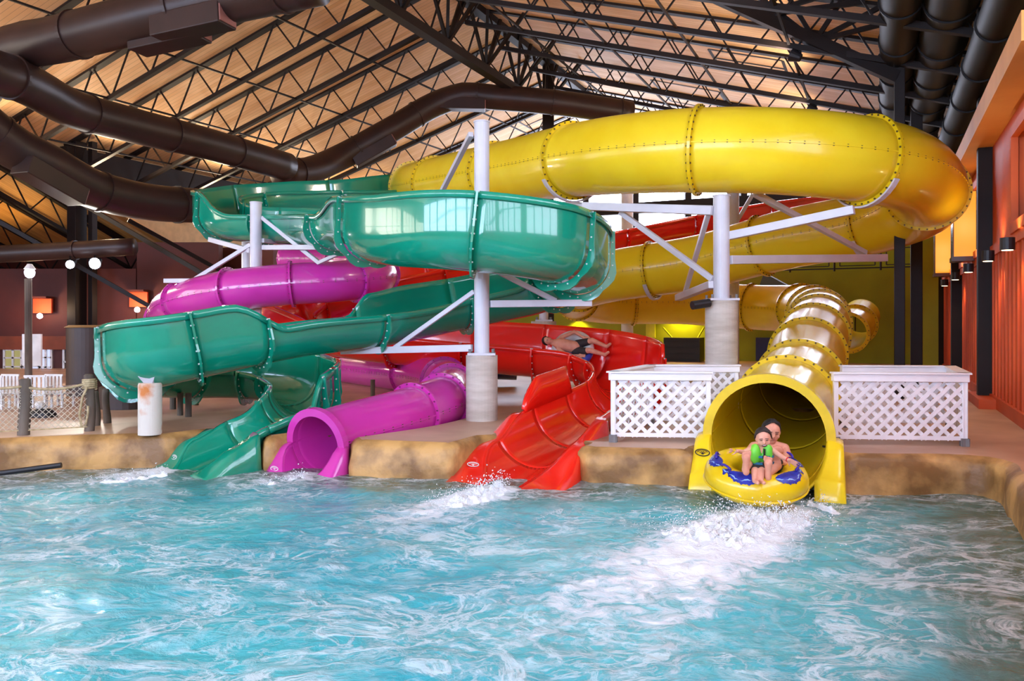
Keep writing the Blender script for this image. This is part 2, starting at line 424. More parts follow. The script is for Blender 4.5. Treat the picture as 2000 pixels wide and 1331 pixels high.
for i, (sa, ta, ds, dt) in enumerate(((27.0, -11.1, 3.0, 1.4), (28.0, -7.4, 3.0, 2.4), (31.5, -14.5, 3.0, 2.4), (23.0, -4.4, 1.6, 2.0))):
    mb = MB(); fb = MB(); tb = ta+dt; sb = sa+ds; dz = -0.05
    mb.add([W(sa, ta, roof_z(ta)+dz), W(sb, ta, roof_z(ta)+dz), W(sb, tb, roof_z(tb)+dz), W(sa, tb, roof_z(tb)+dz)], [(0, 1, 2, 3)])
    for q in range(3): fb.bar(W(sa+ds*q/2, ta, roof_z(ta)-0.1), W(sa+ds*q/2, tb, roof_z(tb)-0.1), 0.08)
    for tq in (ta, tb): fb.bar(W(sa, tq, roof_z(tq)-0.1), W(sb, tq, roof_z(tq)-0.1), 0.08)
    fo = struct(fb.build('window_%d' % (71+i), M['dark_steel'])); mb.build('pane', M['sky_gable'], fo)
# right wall: siding, trims, window band, cornice
wallbox('wall_right', -9, S1, WALL_T, WALL_T+0.25, -0.5, 3.3, M['orange_wall'])
wallbox('baseboard_right', -9, S1, WALL_T-0.06, WALL_T-0.003, 0.45, 0.66, M['orange_paint'])
wallbox('trim_1', -9, S1, WALL_T-0.05, WALL_T+0.0, 3.22, 3.42, M['orange_paint'])
mb = MB()
for s in [q*0.42 for q in range(18, 86)]:
    mb.box(W(s, WALL_T-0.015, 1.94), (0.05, 0.03, 2.56), AX, BX)
struct(mb.build('trim_2', M['orange_paint']))
# upper band with recessed dark windows
mb = MB(); band = [(-9, -8.2), (11.0, 11.4), (14.6, 19.2), (24.2, 25.3), (30.3, S1)]; openings = [(11.4, 14.6), (19.2, 24.2), (25.3, 30.3)]
for a, b in band: mb.box(W((a+b)/2, WALL_T+0.12, 4.35), (b-a, 0.25, 1.9), AX, BX)
for a, b in openings:
    mb.box(W((a+b)/2, WALL_T+0.12, 5.15), (b-a, 0.25, 0.35), AX, BX)
struct(mb.build('wall_right_upper', M['orange_paint']))
for i, (a, b) in enumerate(openings):
    fb = MB()
    for q in (a, (a+b)/2, b): fb.box(W(q, WALL_T-0.03, 4.2), (0.14, 0.1, 1.66), AX, BX)
    for z in (3.46, 4.96): fb.box(W((a+b)/2, WALL_T-0.03, z), (b-a+0.14, 0.1, 0.16), AX, BX)
    fo = struct(fb.build('window_%d' % (21+i), M['orange_paint']))
    pb = MB(); pb.box(W((a+b)/2, WALL_T+0.16, 4.2), (b-a, 0.03, 1.6), AX, BX); pb.build('pane', M['dark_glass'], fo)
window_wall('wall_right_front', AX, W(-9, WALL_T+0.15, 0), 20.0, 3.2, 8.6, 3.6, 7.6, 4, M['orange_paint'], M['sky_right'], 61, -BX)
wallbox('trim_3', 11.0, S1, 1.52, WALL_T+0.3, 5.3, 5.66, M['amber_paint'])
wallbox('wall_right_top', 11.0, S1, WALL_T+0.02, WALL_T+0.3, 5.66, 8.6, M['tan_wall'])
# far end: lime wall under the gallery, gallery slab, glazed gable
wallbox('wall_back', 33.3, 33.6, -19.7, WALL_T, 0.4, 3.85, M['lime_wall'])
wallbox('floor_gallery', 33.3, S1, -19.4, WALL_T, 3.85, 4.0, M['lime_wall'])
window_wall('wall_gable', BX, W(S1, LEFT_T, 0), WALL_T-LEFT_T, 4.0, 5.6, 4.0, 4.01, 1, M['lime_wall'], M['sky_gable'], 40, AX, gap=0.2) if False else None
wallbox('wall_gable', S1, S1+0.2, LEFT_T, WALL_T+0.3, 3.9, 5.7, M['lime_wall'])
gl = MB(); fr = MB(); nb = 9
for i in range(nb):
    a = -20.0+i*(21.9/nb); b = a+21.9/nb
    zt = lambda t: roof_z(t)-0.15
    if a < RT < b:
        gl.add([W(S1+.1, a, 5.7), W(S1+.1, b, 5.7), W(S1+.1, b, zt(b)), W(S1+.1, RT, zt(RT)), W(S1+.1, a, zt(a))], [(0, 1, 2, 3, 4)])
    else: gl.add([W(S1+.1, a, 5.7), W(S1+.1, b, 5.7), W(S1+.1, b, zt(b)), W(S1+.1, a, zt(a))], [(0, 1, 2, 3)])
    fr.bar(W(S1, a, 5.7), W(S1, a, zt(a)), 0.28)
fr.bar(W(S1, -20, 5.75), W(S1, 1.9, 5.75), 0.2); fr.bar(W(S1, -20, 7.3), W(S1, 1.9, 7.3), 0.5); fr.bar(W(S1, -18.5, 9.2), W(S1, -3, 9.2), 0.2)
fo = struct(fr.build('window_31', M['dark_steel'])); gl.build('pane', M['sky_gable'], fo)
wallbox('wall_gable_side', S1, S1+0.2, LEFT_T, -20.0, 5.7, 8.6, M['cream_wall'])
# ---- the four slide centre lines, from top to pool
GR = 0.5; E0 = PI*GR/2
gctrl = [(790, 372, 23), (720, 380, 22), (590, 388, 21), (490, 398, 20), (425, 412, 18.8), (455, 424, 17.6), (560, 430, 17), (665, 437, 14.9), (770, 455, 12.4), (925, 460, 11.35), (1055, 478, 11.6),
         (1120, 504, 12.5), (1118, 531, 13.7), (1055, 556, 14.5), (900, 588, 14.3), (740, 617, 13.2), (575, 634, 12.3), (430, 660, 11.6), (314, 684, 11.3), (265, 702, 12.0), (290, 714, 13),
         (375, 720, 13.8), (465, 722, 14.3), (535, 729, 14.2), (580, 743, 13.5), (592, 762, 12.5), (556, 788, 11.8), (470, 820, 11.2), (338, 862, 10.4)]
gp = Path(gctrl)
PR = 0.4
pctrl = [(560, 507, 21.5), (640, 507, 21.0), (705, 515, 20), (735, 528, 18.6), (728, 542, 17.3), (660, 550, 16.6), (560, 556, 16.3), (450, 568, 16.3), (365, 588, 17), (325, 618, 18.6), (350, 655, 20.8), (450, 690, 22.3),
         (600, 707, 21.9), (720, 722, 19.6), (800, 732, 17.6), (860, 742, 15.8), (882, 762, 14.2), (868, 783, 13.2), (808, 808, 12.3), (620, 868, 10.75), (560, 895, 10.2)]
pp = Path(pctrl)
RR_ = 0.6; R0 = PI*RR_/2
rctrl = [(1640, 402, 31), (1480, 418, 28.5), (1330, 440, 26), (1200, 462, 24), (1000, 500, 22.4), (850, 532, 21), (720, 560, 20.3), (610, 596, 20), (560, 625, 18.9), (640, 640, 17.8), (760, 655, 17.1), (900, 668, 16.8),
         (1040, 679, 16.5), (1152, 692, 16.1), (1214, 712, 15.2), (1222, 742, 13.9), (1180, 767, 12.8), (1118, 795, 11.7), (1045, 828, 10.6), (968, 866, 9.45)]
rp = Path(rctrl)
YR = 0.665
yctrl = [(812, 366, 25.5), (806, 366, 23.5), (835, 363, 21.6), (905, 350, 19.8), (968, 340, 18.3), (1040, 328, 16.8), (1120, 314, 15.3), (1230, 301, 14.0), (1365, 294, 13.2), (1520, 296, 12.9), (1690, 313, 13.1), (1790, 346, 14.2),
         (1800, 396, 15.8), (1715, 432, 17.2), (1545, 466, 18.4), (1370, 512, 20), (1190, 541, 21.5), (1128, 560, 22.8), (1122, 578, 24.3), (1180, 590, 25.6), (1337, 592, 25.6), (1480, 601, 24.5), (1558, 604, 23), (1592, 612, 21.2),
         (1600, 628, 19.2), (1592, 652, 17.4), (1578, 688, 15.7), (1566, 737, 13.9), (1540, 785, 12.0), (1500, 853, 9.65), (1493, 868, 9.1)]
yp = Path(yctrl)
# ---- deck and pool edge
edge_line = [(-14.5, 10.9), (-11, 10.2), (-8.8, 10.1), (-7.2, 10.35), (-6.0, 10.75), (-5.0, 10.95), (-3.9, 10.75), (-2.2, 10.42), (-0.5, 10.02), (1.2, 9.72), (3.0, 9.42), (4.4, 9.22),
             (5.1, 9.18), (5.36, 9.05), (5.38, 8.8), (5.16, 8.3), (4.16, 6.2), (2.9, 3.5), (1.5, 0.5), (-0.4, -3.5), (-2.6, -8.2)]
ep = [V(x, y, 0) for x, y in edge_line]
fine = []
for i in range(len(ep)-1):
    n = max(2, int((ep[i+1]-ep[i]).length/0.12))
    for k in range(n): fine.append(catmull(ep, i+k/n))
fine.append(ep[-1])
def notch(path, R, x0, cheek):
    """slot in the deck that follows the slide until its underside clears the deck"""
    Ls, Rs = [], []; x = path.n-1
    while x > x0:
        p, T, Rt, U = path.frame(x); h = Vector((Rt.x, Rt.y, 0)).normalized(); dz = p.z-0.45
        wv = R if dz <= 0 else math.sqrt(max(0, R*R-dz*dz))
        if x > path.n-2: wv = R+cheek
        if wv < 0.12 and x < path.n-2: break
        Ls.append(V(p.x, p.y, 0)+h*wv); Rs.append(V(p.x, p.y, 0)-h*wv); x -= 0.1
    return Ls, Rs
def cut_in(line, path, R, x0, cheek):
    Ls, Rs = notch(path, R, x0, cheek)
    def inside(q):    # is q on the deck side of the line
        i = min(range(len(line)-1), key=lambda j: (line[j]-q).length); t = line[i+1]-line[i]
        return (V(-t.y, t.x, 0)).dot(q-line[i]) > 0.02, i
    L2 = [q for q in Ls if inside(q)[0]]; R2 = [q for q in Rs if inside(q)[0]]
    ia = inside(L2[0])[1]; ib = inside(R2[0])[1]
    while ia > 0 and line[ia].x > L2[0].x-0.06: ia -= 1
    while ib < len(line)-1 and line[ib].x < R2[0].x+0.06: ib += 1
    return line[:ia+1] + L2 + R2[::-1] + line[ib:]
fine = cut_in(fine, gp, GR, 25.0, 0.1)
fine = cut_in(fine, pp, PR, 15.0, 0.1)
fine = cut_in(fine, rp, RR_, 14.0, 0.12)
fine = cut_in(fine, yp, YR, 26.0, 0.14)
rows = []
for i, p in enumerate(fine):
    t = (fine[min(i+1, len(fine)-1)]-fine[max(i-1, 0)]).normalized(); nr = V(-t.y, t.x, 0)
    r = []
    for (d, z) in ((0.13, 0.452), (0.06, 0.425), (0.01, 0.37), (0.0, 0.25), (-0.015, 0.1), (-0.01, -0.05), (0.0, -0.6)):
        k = noise.noise(Vector((p.x*1.7, p.y*1.7, z*3)))*0.05+noise.noise(Vector((p.x*5, p.y*5, z*8)))*0.018
        k = max(-0.05, k)*(0 if d > 0.1 else 1)
        q = p + nr*(d+k) + V(0, 0, z+(k*0.25 if d < 0.1 and z > 0.2 else 0)); r.append(q)
    rows.append(r)
mb = MB(); mb.grid(rows); struct(mb.build('floor_pool_edge', M['rock'], smooth=True), 'rounded tan rock edge around the splash pool', 'pool edge')
inner = [r[0] for r in rows]
mb = MB(); pts = [V(p.x, p.y, 0.452) for p in inner] + [W(-9, 2.1, 0.452), W(34.5, 2.1, 0.452), W(34.5, -50, 0.452), V(-40, 12, 0.452)]
mb.add(pts, [tuple(range(len(pts)))]); struct(mb.build('floor', M['deck']))
# pool bottom/back so the water has a bed
mb = MB(); mb.box((-4, 1, -0.7), (40, 26, 0.1)); struct(mb.build('floor_pool_bed', M['rock']))

# ---- water surface
sl_exits = [(-4.7, 10.5, -1.0, -0.9, 1.0), (-2.75, 10.2, -0.6, -1.0, 0.8), (-0.25, 9.2, -0.55, -0.84, 1.35), (2.75, 8.35, -0.62, -0.84, 2.1)]
def wave(x, y):
    h = 0.05*noise.noise(Vector((x*0.55, y*0.8, 0.3)))+0.035*noise.noise(Vector((x*1.3+3, y*1.9, 1.7)))+0.016*noise.noise(Vector((x*3.3, y*4.4, 2.1)))+0.008*noise.noise(Vector((x*8, y*10, 4)))
    ch = 0
    for ex, ey, dx, dy, a in sl_exits:
        L = math.hypot(dx, dy); ux, uy = dx/L, dy/L
        al = (x-ex)*ux+(y-ey)*uy; ac = -(x-ex)*uy+(y-ey)*ux
        wdt = 0.35+0.22*max(al, 0)
        if al > -0.6:
            g = math.exp(-(ac/wdt)**2)*math.exp(-max(al, 0)/(1.2*a+0.2))*min(1, (al+0.6)/0.5)
            ch += g*a
    h += ch*(0.05*abs(noise.noise(Vector((x*5, y*6, 9))))+0.03*noise.noise(Vector((x*13, y*15, 5)))+0.02)
    return h, ch
NX, NY = 330, 250
xs = [-15+22.5*i/NX for i in range(NX+1)]
ys = [1.6*(11.4/1.6)**(j/NY) for j in range(NY+1)]
vs = []; at = []; sh = []
epv = [Vector((p.x, p.y)) for p in ep]
def edge_dist(x, y):
    q = Vector((x, y)); d = 99
    for a, b in zip(epv, epv[1:]):
        ab = b-a; f = max(0, min(1, (q-a).dot(ab)/ab.length_squared)); d = min(d, (q-(a+ab*f)).length)
    return d
for y in ys:
    for x in xs:
        xl = -3.5-1.15*y; xr = 1.9+0.43*y if y < 9.4 else 6.0; xx = xl+(xr-xl)*(x+15)/22.5
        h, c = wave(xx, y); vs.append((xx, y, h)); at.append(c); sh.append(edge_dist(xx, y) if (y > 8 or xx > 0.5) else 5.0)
fs = [(j*(NX+1)+i, j*(NX+1)+i+1, (j+1)*(NX+1)+i+1, (j+1)*(NX+1)+i) for j in range(NY) for i in range(NX)]
me = bpy.data.meshes.new('pool_water'); me.from_pydata(vs, [], fs); me.polygons.foreach_set('use_smooth', [True]*len(fs))
ca = me.attributes.new('churn', 'FLOAT', 'POINT'); ca.data.foreach_set('value', at)
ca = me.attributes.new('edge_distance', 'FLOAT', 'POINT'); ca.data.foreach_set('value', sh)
wm = bpy.data.materials.new('churned_water'); wm.use_nodes = True; nt = wm.node_tree; b = nt.nodes['Principled BSDF']
def N(t, **k):
    q = nt.nodes.new(t)
    for a, v_ in k.items(): setattr(q, a, v_)
    return q
def mth(op, a, bv=None, cl=False):
    q = N('ShaderNodeMath', operation=op); q.use_clamp = cl
    for i, x in enumerate((a, bv)):
        if x is None: continue
        if isinstance(x, (int, float)): q.inputs[i].default_value = x
        else: nt.links.new(x, q.inputs[i])
    return q.outputs[0]
tc = N('ShaderNodeTexCoord'); mp = N('ShaderNodeMapping'); mp.inputs['Scale'].default_value = (1.0, 1.35, 1); mp.inputs['Rotation'].default_value = (0, 0, 0.25)
nt.links.new(tc.outputs['Object'], mp.inputs[0])
def nz(scale, detail, dist, rough=0.55, off=0.0):
    n = N('ShaderNodeTexNoise'); n.inputs['Scale'].default_value = scale; n.inputs['Detail'].default_value = detail
    n.inputs['Distortion'].default_value = dist; n.inputs['Roughness'].default_value = rough
    a = N('ShaderNodeVectorMath', operation='ADD'); a.inputs[1].default_value = (off, off*0.7, off); nt.links.new(mp.outputs[0], a.inputs[0]); nt.links.new(a.outputs[0], n.inputs['Vector'])
    return n.outputs['Fac']
def ramp(x, lo, hi):
    r = N('ShaderNodeMapRange'); r.interpolation_type = 'SMOOTHSTEP'; r.inputs['From Min'].default_value = lo; r.inputs['From Max'].default_value = hi
    nt.links.new(x, r.inputs['Value']); return r.outputs[0]
ch = N('ShaderNodeAttribute', attribute_name='churn').outputs['Fac']
big = nz(0.55, 4, 1.2, 0.6, 3); ridg = mth('ABSOLUTE', mth('SUBTRACT', nz(1.1, 8, 1.4, 0.62), 0.5))
veins = mth('SUBTRACT', 1.0, ramp(ridg, 0.0, 0.055), True)
ridg2 = mth('ABSOLUTE', mth('SUBTRACT', nz(2.6, 8, 1.0, 0.62, 7), 0.5)); veins2 = mth('SUBTRACT', 1.0, ramp(ridg2, 0.0, 0.05), True)
patch = ramp(nz(1.9, 9, 0.9, 0.68, 11), 0.53, 0.66)
area = ramp(big, 0.34, 0.58)
f1 = mth('MULTIPLY', mth('MAXIMUM', veins, mth('MULTIPLY', veins2, 0.7)), area)
f2 = mth('MULTIPLY', patch, area)
foam = mth('MULTIPLY', mth('MAXIMUM', mth('MULTIPLY', f1, 0.75), mth('MULTIPLY', f2, 0.85)), 0.8)
cf = ramp(mth('ADD', mth('MULTIPLY', ch, 0.95), mth('MULTIPLY', mth('SUBTRACT', nz(4.5, 9, 0.8, 0.7, 21), 0.5), 1.7)), 0.25, 0.8)
cf = mth('MULTIPLY', cf, ramp(ch, 0.02, 0.2))
foam = mth('MAXIMUM', foam, cf, True)
tint = N('ShaderNodeValToRGB'); tint.color_ramp.elements[0].position = 0.3; tint.color_ramp.elements[1].position = 0.7
tint.color_ramp.elements[0].color = lin((48, 158, 178)); tint.color_ramp.elements[1].color = lin((88, 194, 202))
nt.links.new(nz(0.45, 3, 0.4, 0.5, 31), tint.inputs[0])
mx = N('ShaderNodeMix', data_type='RGBA'); nt.links.new(foam, mx.inputs[0])
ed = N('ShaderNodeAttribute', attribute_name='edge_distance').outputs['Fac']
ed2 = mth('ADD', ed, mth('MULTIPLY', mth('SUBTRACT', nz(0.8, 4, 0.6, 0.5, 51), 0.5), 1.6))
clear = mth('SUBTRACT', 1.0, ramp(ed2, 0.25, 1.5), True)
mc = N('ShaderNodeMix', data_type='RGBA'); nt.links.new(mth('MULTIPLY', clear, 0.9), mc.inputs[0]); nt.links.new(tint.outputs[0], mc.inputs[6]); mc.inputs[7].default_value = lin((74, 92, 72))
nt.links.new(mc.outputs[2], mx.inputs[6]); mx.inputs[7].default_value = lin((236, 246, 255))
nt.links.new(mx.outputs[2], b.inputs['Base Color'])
nt.links.new(mth('ADD', 0.06, mth('MULTIPLY', foam, 0.5)), b.inputs['Roughness']); b.inputs['IOR'].default_value = 1.33
bp = N('ShaderNodeBump'); bp.inputs['Strength'].default_value = 0.75; bp.inputs['Distance'].default_value = 0.05
hs = mth('ADD', mth('MULTIPLY', nz(5.0, 6, 0.6, 0.6, 41), 1.0), mth('MULTIPLY', foam, 0.35)); nt.links.new(hs, bp.inputs['Height']); nt.links.new(bp.outputs[0], b.inputs['Normal'])
me.materials.append(wm); me.update()
wo = bpy.data.objects.new('pool_water', me); scn.collection.objects.link(wo)
tag(wo, 'churning turquoise pool water streaked with white foam', 'water', kind='stuff')
# ================================================================== SLIDES
def toe_emblem(path, x, R, kr, m1, m2, parent, size):
    p, T, Rt, U = path.frame(x); e = key(kr, x); q = prof(R, e, 1, 1, 1); rim = p+Rt*q[0]+U*q[1]
    Rh = Vector((Rt.x, Rt.y, 0)).normalized(); p2, T2, R2, U2 = path.frame(x-0.15); q2 = prof(R, key(kr, x-0.15), 1, 1, 1)
    back = (p2+R2*q2[0]+U2*q2[1])-rim; Zv = back.normalized(); n = Rh.cross(Zv)
    if n.z < 0: n = -n
    base = R+0.16-abs(q[0]); c = rim+Rh*(base*0.5)+n*0.03
    emblem(c, Rh, Zv, size, m1, m2, parent)
# ---- green flume
hi = E0+0.52; lo = E0+0.02
gkL = [(0, lo), (4.6, lo+.3), (6.2, lo+.3), (6.8, lo), (16.3, lo+0.02), (16.9, hi-.06), (19, hi-.08), (20.5, hi-0.1), (23, hi-0.08), (24, hi-0.1), (25.5, hi-0.12), (25.75, hi-.14), (26.1, lo-.06), (27, lo-.1), (27.5, lo-0.25), (28, 0.2)]
gkR = [(0, hi), (2.5, hi), (4.6, hi-.05), (5.3, lo), (7, lo+0.12), (7.6, hi), (9, hi+0.04), (12, hi+0.02), (14.4, hi-0.1), (14.9, hi-.15), (15.25, lo), (24, lo), (26.0, lo-.03), (26.8, lo-.1), (27.45, lo-0.22), (28, 0.2)]
g = thing('flume_slide', P(345, 900, 10.6)*1.0, 'green open flume slide looping round the tall white column to the pool', 'water slide')
g.location.z = 0
cuts = [0, 1.5, 3, 4.6, 5.6, 6.9, 7.7, 9.05, 10.4, 11.4, 12.6, 14, 15.1, 16.55, 17.45, 18.6, 19.7, 21, 22.3, 23.6, 24.5, 25.2, 25.75, 26.9, 28]
for a, b in zip(cuts, cuts[1:]):
    sec = flume_section(gp, a, b, GR, gkL, gkR, M['green'], g)
for x in cuts[1:-2]: flume_rib(gp, x, GR, gkL, gkR, M['green'], g, wd=0.1)
for sd in (-1, 1): exit_skirt(gp, 27.15, 28, GR, gkL, gkR, M['green'], g, sd, wo=0.2)
toe_emblem(gp, 27.75, GR, gkR, M['white_paint'], M['green'], g, 0.07)
# ---- purple tube
p_ = thing('tube_slide', V(-2.8, 10.4, 0), 'purple enclosed tube slide ending in a round mouth between the green and red toes', 'water slide')
pc = [0, 1.3, 2.6, 3.6, 4.6, 5.9, 7.0, 8.1, 9.2, 10.3, 11.4, 12.5, 14, 15.2, 16, 17.1, 18]
for a, b in zip(pc, pc[1:]): tube_section(pp, a, b, PR, M['purple'], p_, seg=32)
for x in pc[1:]: annulus(pp, x, PR+0.0, PR+0.085, 0.04, M['purple'], p_, bolts=20, bm=M['bolt_purple'], bs=0.012)
tube_section(pp, 18, 19, PR, M['purple'], p_, seg=32)
annulus(pp, 19, PR-0.005, PR+0.1, 0.1, M['purple'], p_, name='mouth_ring', bolts=0)
pk = [(19, PI*PR/2), (19.15, PI*PR/2*0.98), (19.9, 0.18), (20, 0.12)]
flume_section(pp, 19, 20, PR, pk, pk, M['purple'], p_, lip=0.0)
for sd in (-1, 1): exit_skirt(pp, 19.0, 20, PR, pk, pk, M['purple'], p_, sd, wo=0.14, wd2=0.13)
toe_emblem(pp, 19.6, PR, pk, M['white_paint'], M['purple'], p_, 0.065)
# ---- red flume
rhi = R0+0.5; rlo = R0+0.02
rkL = [(0, rhi), (3, rhi), (4, rlo+.1), (9, rlo+.2), (10, rhi), (13, rhi), (14.0, rhi), (14.6, rhi-0.05), (14.75, rlo+0.1), (17, rlo+0.1), (17.8, rlo-0.1), (19, 0.3)]
rkL = [(0, rlo), (5, rlo+.1), (6, rlo), (12, rlo), (14, rlo+0.02), (17, rlo+0.02), (17.6, rlo-0.05), (19, 0.22)]
rkR = [(0, rlo), (4, rlo), (6, rhi), (9, rlo+0.1), (10, rlo), (19, 0.2)]
# travelling: bend at 13..15 turns clockwise, its outer wall is the left side until it swings toward the pool
rkL = [(0, rhi-.1), (4, rlo+.1), (6, rlo), (9, rlo+.1), (10, rhi-.05), (13, rhi), (14.45, rhi), (14.62, rlo), (16.8, rlo), (17.3, rlo-0.05), (18.1, R0*0.75), (19, 0.2)]
rkR = [(0, rlo), (4, rlo), (5.5, rhi), (8, rhi), (9.5, rlo), (15.9, rlo), (16.05, rlo), (17.0, rlo), (17.3, rlo-0.05), (18.1, R0*0.7), (19, 0.2)]
r_ = thing('flume_slide', V(-0.2, 9.8, 0), 'red open flume slide with a raised fin beside the white lattice fence', 'water slide')
rc = [0, 1, 2, 3, 4, 5, 6, 7, 8, 9.1, 10.1, 11.1, 12.1, 13, 13.8, 14.53, 15.3, 16.1, 17.05, 18, 19]
for a, b in zip(rc, rc[1:]): flume_section(rp, a, b, RR_, rkL, rkR, M['red'], r_)
for x in rc[1:-3]: flume_rib(rp, x, RR_, rkL, rkR, M['red'], r_, wd=0.09, bolts=True)
# raised splash fin on the inner rim of the last straight
finr = []
for i in range(25):
    f = i/24; x = 15.95+1.35*f; p, T, Rt, U = rp.frame(x)
    base = p+Rt*(RR_)+U*0.0
    hgt = 0.42*min(1, (f/0.07))**0.6*min(1, ((1-f)/0.3))**0.6
    finr.append([base-V(0, 0, 0.04), base+V(0, 0, hgt*0.5)+Rt*0.01, base+V(0, 0, hgt)+Rt*0.05])
mb = MB(); mb.grid(finr); mb.build('splash_fin', M['red'], r_, smooth=True, solid=0.05)
for sd in (-1, 1): exit_skirt(rp, 17.4, 19, RR_, rkL, rkR, M['red'], r_, sd, wo=0.22)
toe_emblem(rp, 18.55, RR_, rkR, M['white_paint'], M['red'], r_, 0.085)
# ---- yellow tube
y_ = thing('tube_slide', V(3.1, 9.3, 0), 'yellow enclosed tube slide, the widest, curling high overhead and ending in a broad arched mouth', 'water slide')
yc = [0, 1.2, 2.3, 4.0, 6.0, 8.0, 10.0, 11.6, 13.2, 14.3, 15.5, 17.0, 18.2, 19.4, 20.9, 22.1, 22.9, 23.7, 24.4, 25.2, 26.1, 27.2, 28.1]
for a, b in zip(yc, yc[1:]): tube_section(yp, a, b, YR, M['yellow'], y_)
for x in yc[1:]: annulus(yp, x, YR, YR+0.085, 0.05, M['yellow_rim'], y_, bolts=34)
tube_section(yp, 28.1, 29, YR, M['yellow'], y_)
annulus(yp, 29, YR-0.005, YR+0.1, 0.16, M['yellow_rim'], y_, name='mouth_ring', bolts=0)
yk = [(29, PI*YR/2), (29.15, PI*YR/2*0.98), (30, 0.62)]
flume_section(yp, 29, 30, YR, yk, yk, M['yellow'], y_, lip=0.0)
for sd in (-1, 1): exit_skirt(yp, 28.97, 30, YR, yk, yk, M['yellow'], y_, sd, wo=0.16, wd2=0.17)
toe_emblem(yp, 29.55, YR, yk, M['black'], None, y_, 0.09)

# ================================================================== SUPPORTS
def column(label, x, Y, zt, zp, rc_=0.12, rp_=0.25, zb=0.44, name='support_column'):
    t = thing(name, V(x, Y, zb), label, 'support column', None)
    MB().tube([(x, Y, zp), (x, Y, zt)], rc_, 24).build('steel_pole', M['white_steel'], t, smooth=False)
    if zp > zb+0.1:
        MB().tube([(x, Y, zb), (x, Y, zp)], rp_, 32).build('concrete_pedestal', M['concrete'], t)
        mb = MB(); mb.box((x, Y, zp+0.02), (rc_*3.6, rc_*3.6, 0.035)); o = mb.build('base_plate', M['white_steel'], t)
        mb = MB()
        for a in (-1, 1):
            for c in (-1, 1): mb.tube([(x+a*rc_*1.5, Y+c*rc_*1.5, zp), (x+a*rc_*1.5, Y+c*rc_*1.5, zp+0.1)], 0.022, 8)
        mb.build('anchor_bolts', M['grey_foot'], o)
    MB().tube([(x, Y, zt), (x, Y, zt+0.02)], rc_+0.012, 24).build('cap_plate', M['white_steel'], t)
    return t
def arm(t, p0, p1, w=0.13, h=0.11, name='support_arm'): return MB().bar(p0, p1, w, h).build(name, M['white_steel'], t, bevel=0.006)
def cradle(t, path, x, R, wd=0.1):
    p, T, Rt, U = path.frame(x); rows = []
    for k in range(13):
        a = PI*(1.18+0.64*k/12); d = Rt*math.cos(a)+U*math.sin(a)
        rows.append([p+d*(R+0.1)-T*wd/2, p+d*(R+0.1)+T*wd/2, p+d*(R+0.13)+T*wd/2, p+d*(R+0.13)-T*wd/2])
    mb = MB(); mb.grid(rows, closed=True); return mb.build('cradle', M['white_steel'], t)
# main centre column
Yc = 12.6; c1 = P(941, 0, Yc); t = column('tall white steel column on a concrete pedestal between the purple and red slides', c1.x, Yc, P(0, 240, Yc).z, P(0, 694, Yc).z)
arm(t, P(922, 680, Yc), P(668, 686, 13.2)); arm(t, P(926, 570, Yc), P(768, 682, 13.0), 0.07, 0.07, 'brace')
arm(t, P(957, 594, Yc), P(1154, 592, 13.0)); arm(t, P(955, 522, Yc), P(1085, 588, 12.9), 0.08, 0.08, 'brace')
arm(t, P(955, 480, Yc), P(1100, 520, 13.3), 0.1, 0.1); arm(t, P(920, 262, Yc), P(862, 376, 14.5), 0.08, 0.08, 'brace')
MB().box(P(939, 538, 12.4), (0.08, 0.05, 0.1)).build('bracket', M['white_steel'], t)
# green / purple column at the back
t = column('white steel column beside the back bend of the green flume above the purple tube', P(500, 0, 16.6).x, 16.6, P(0, 397, 16.6).z, 0.5)
arm(t, P(515, 484, 16.6), P(684, 483, 15.4), 0.12, 0.1); arm(t, P(512, 425, 16.6), P(624, 514, 16), 0.08, 0.08, 'brace'); arm(t, P(684, 486, 15.5), P(622, 514, 16), 0.07, 0.07, 'brace')
arm(t, P(490, 490, 16.6), P(410, 468, 17.5), 0.1, 0.1); arm(t, P(490, 478, 16.6), P(382, 545, 16.8), 0.08, 0.08, 'brace')
arm(t, P(490, 548, 16.6), P(322, 549, 16.8), 0.12, 0.09)
arm(t, P(512, 470, 16.6), P(580, 478, 18), 0.09, 0.09)
t = column('second white steel column partly hidden behind the first at the green bend', P(483, 0, 19.0).x, 19.0, P(0, 470, 19).z, 0.5, rc_=0.13)
# yellow column
Y2 = 13.0; c2 = P(1409, 0, Y2)
t = column('thick white steel column on concrete pedestal under the yellow tube', c2.x, Y2, P(0, 384, Y2).z, P(0, 588, Y2).z, rc_=0.13, rp_=0.26)
arm(t, P(1392, 412, Y2), P(1140, 403, 14.6), 0.14, 0.14); arm(t, P(1212, 415, 14.4), P(1392, 546, Y2), 0.09, 0.09, 'brace')
arm(t, P(1392, 556, Y2), P(1325, 582, 15.5), 0.14, 0.12); arm(t, P(1384, 415, Y2+.1), P(1338, 572, 15.4), 0.08, 0.08, 'brace')
arm(t, P(1424, 461, Y2), P(1668, 410, 11.9), 0.13, 0.13); arm(t, P(1424, 508, Y2), P(1728, 504, 15.6), 0.14, 0.14)
arm(t, P(1475, 378, 13.3), P(1690, 494, 15.5), 0.09, 0.09, 'brace'); arm(t, P(1392, 408, Y2), P(1060, 398, 16.5), 0.1, 0.1)
cradle(t, yp, 6.0, YR); cradle(t, yp, 10.0, YR); cradle(t, yp, 13.2, YR); cradle(t, yp, 15.5, YR)
MB().tube([P(1385, 592, 12.8), P(1352, 597, 12.7)], 0.07, 14).build('drain_pipe', M['black'], t)
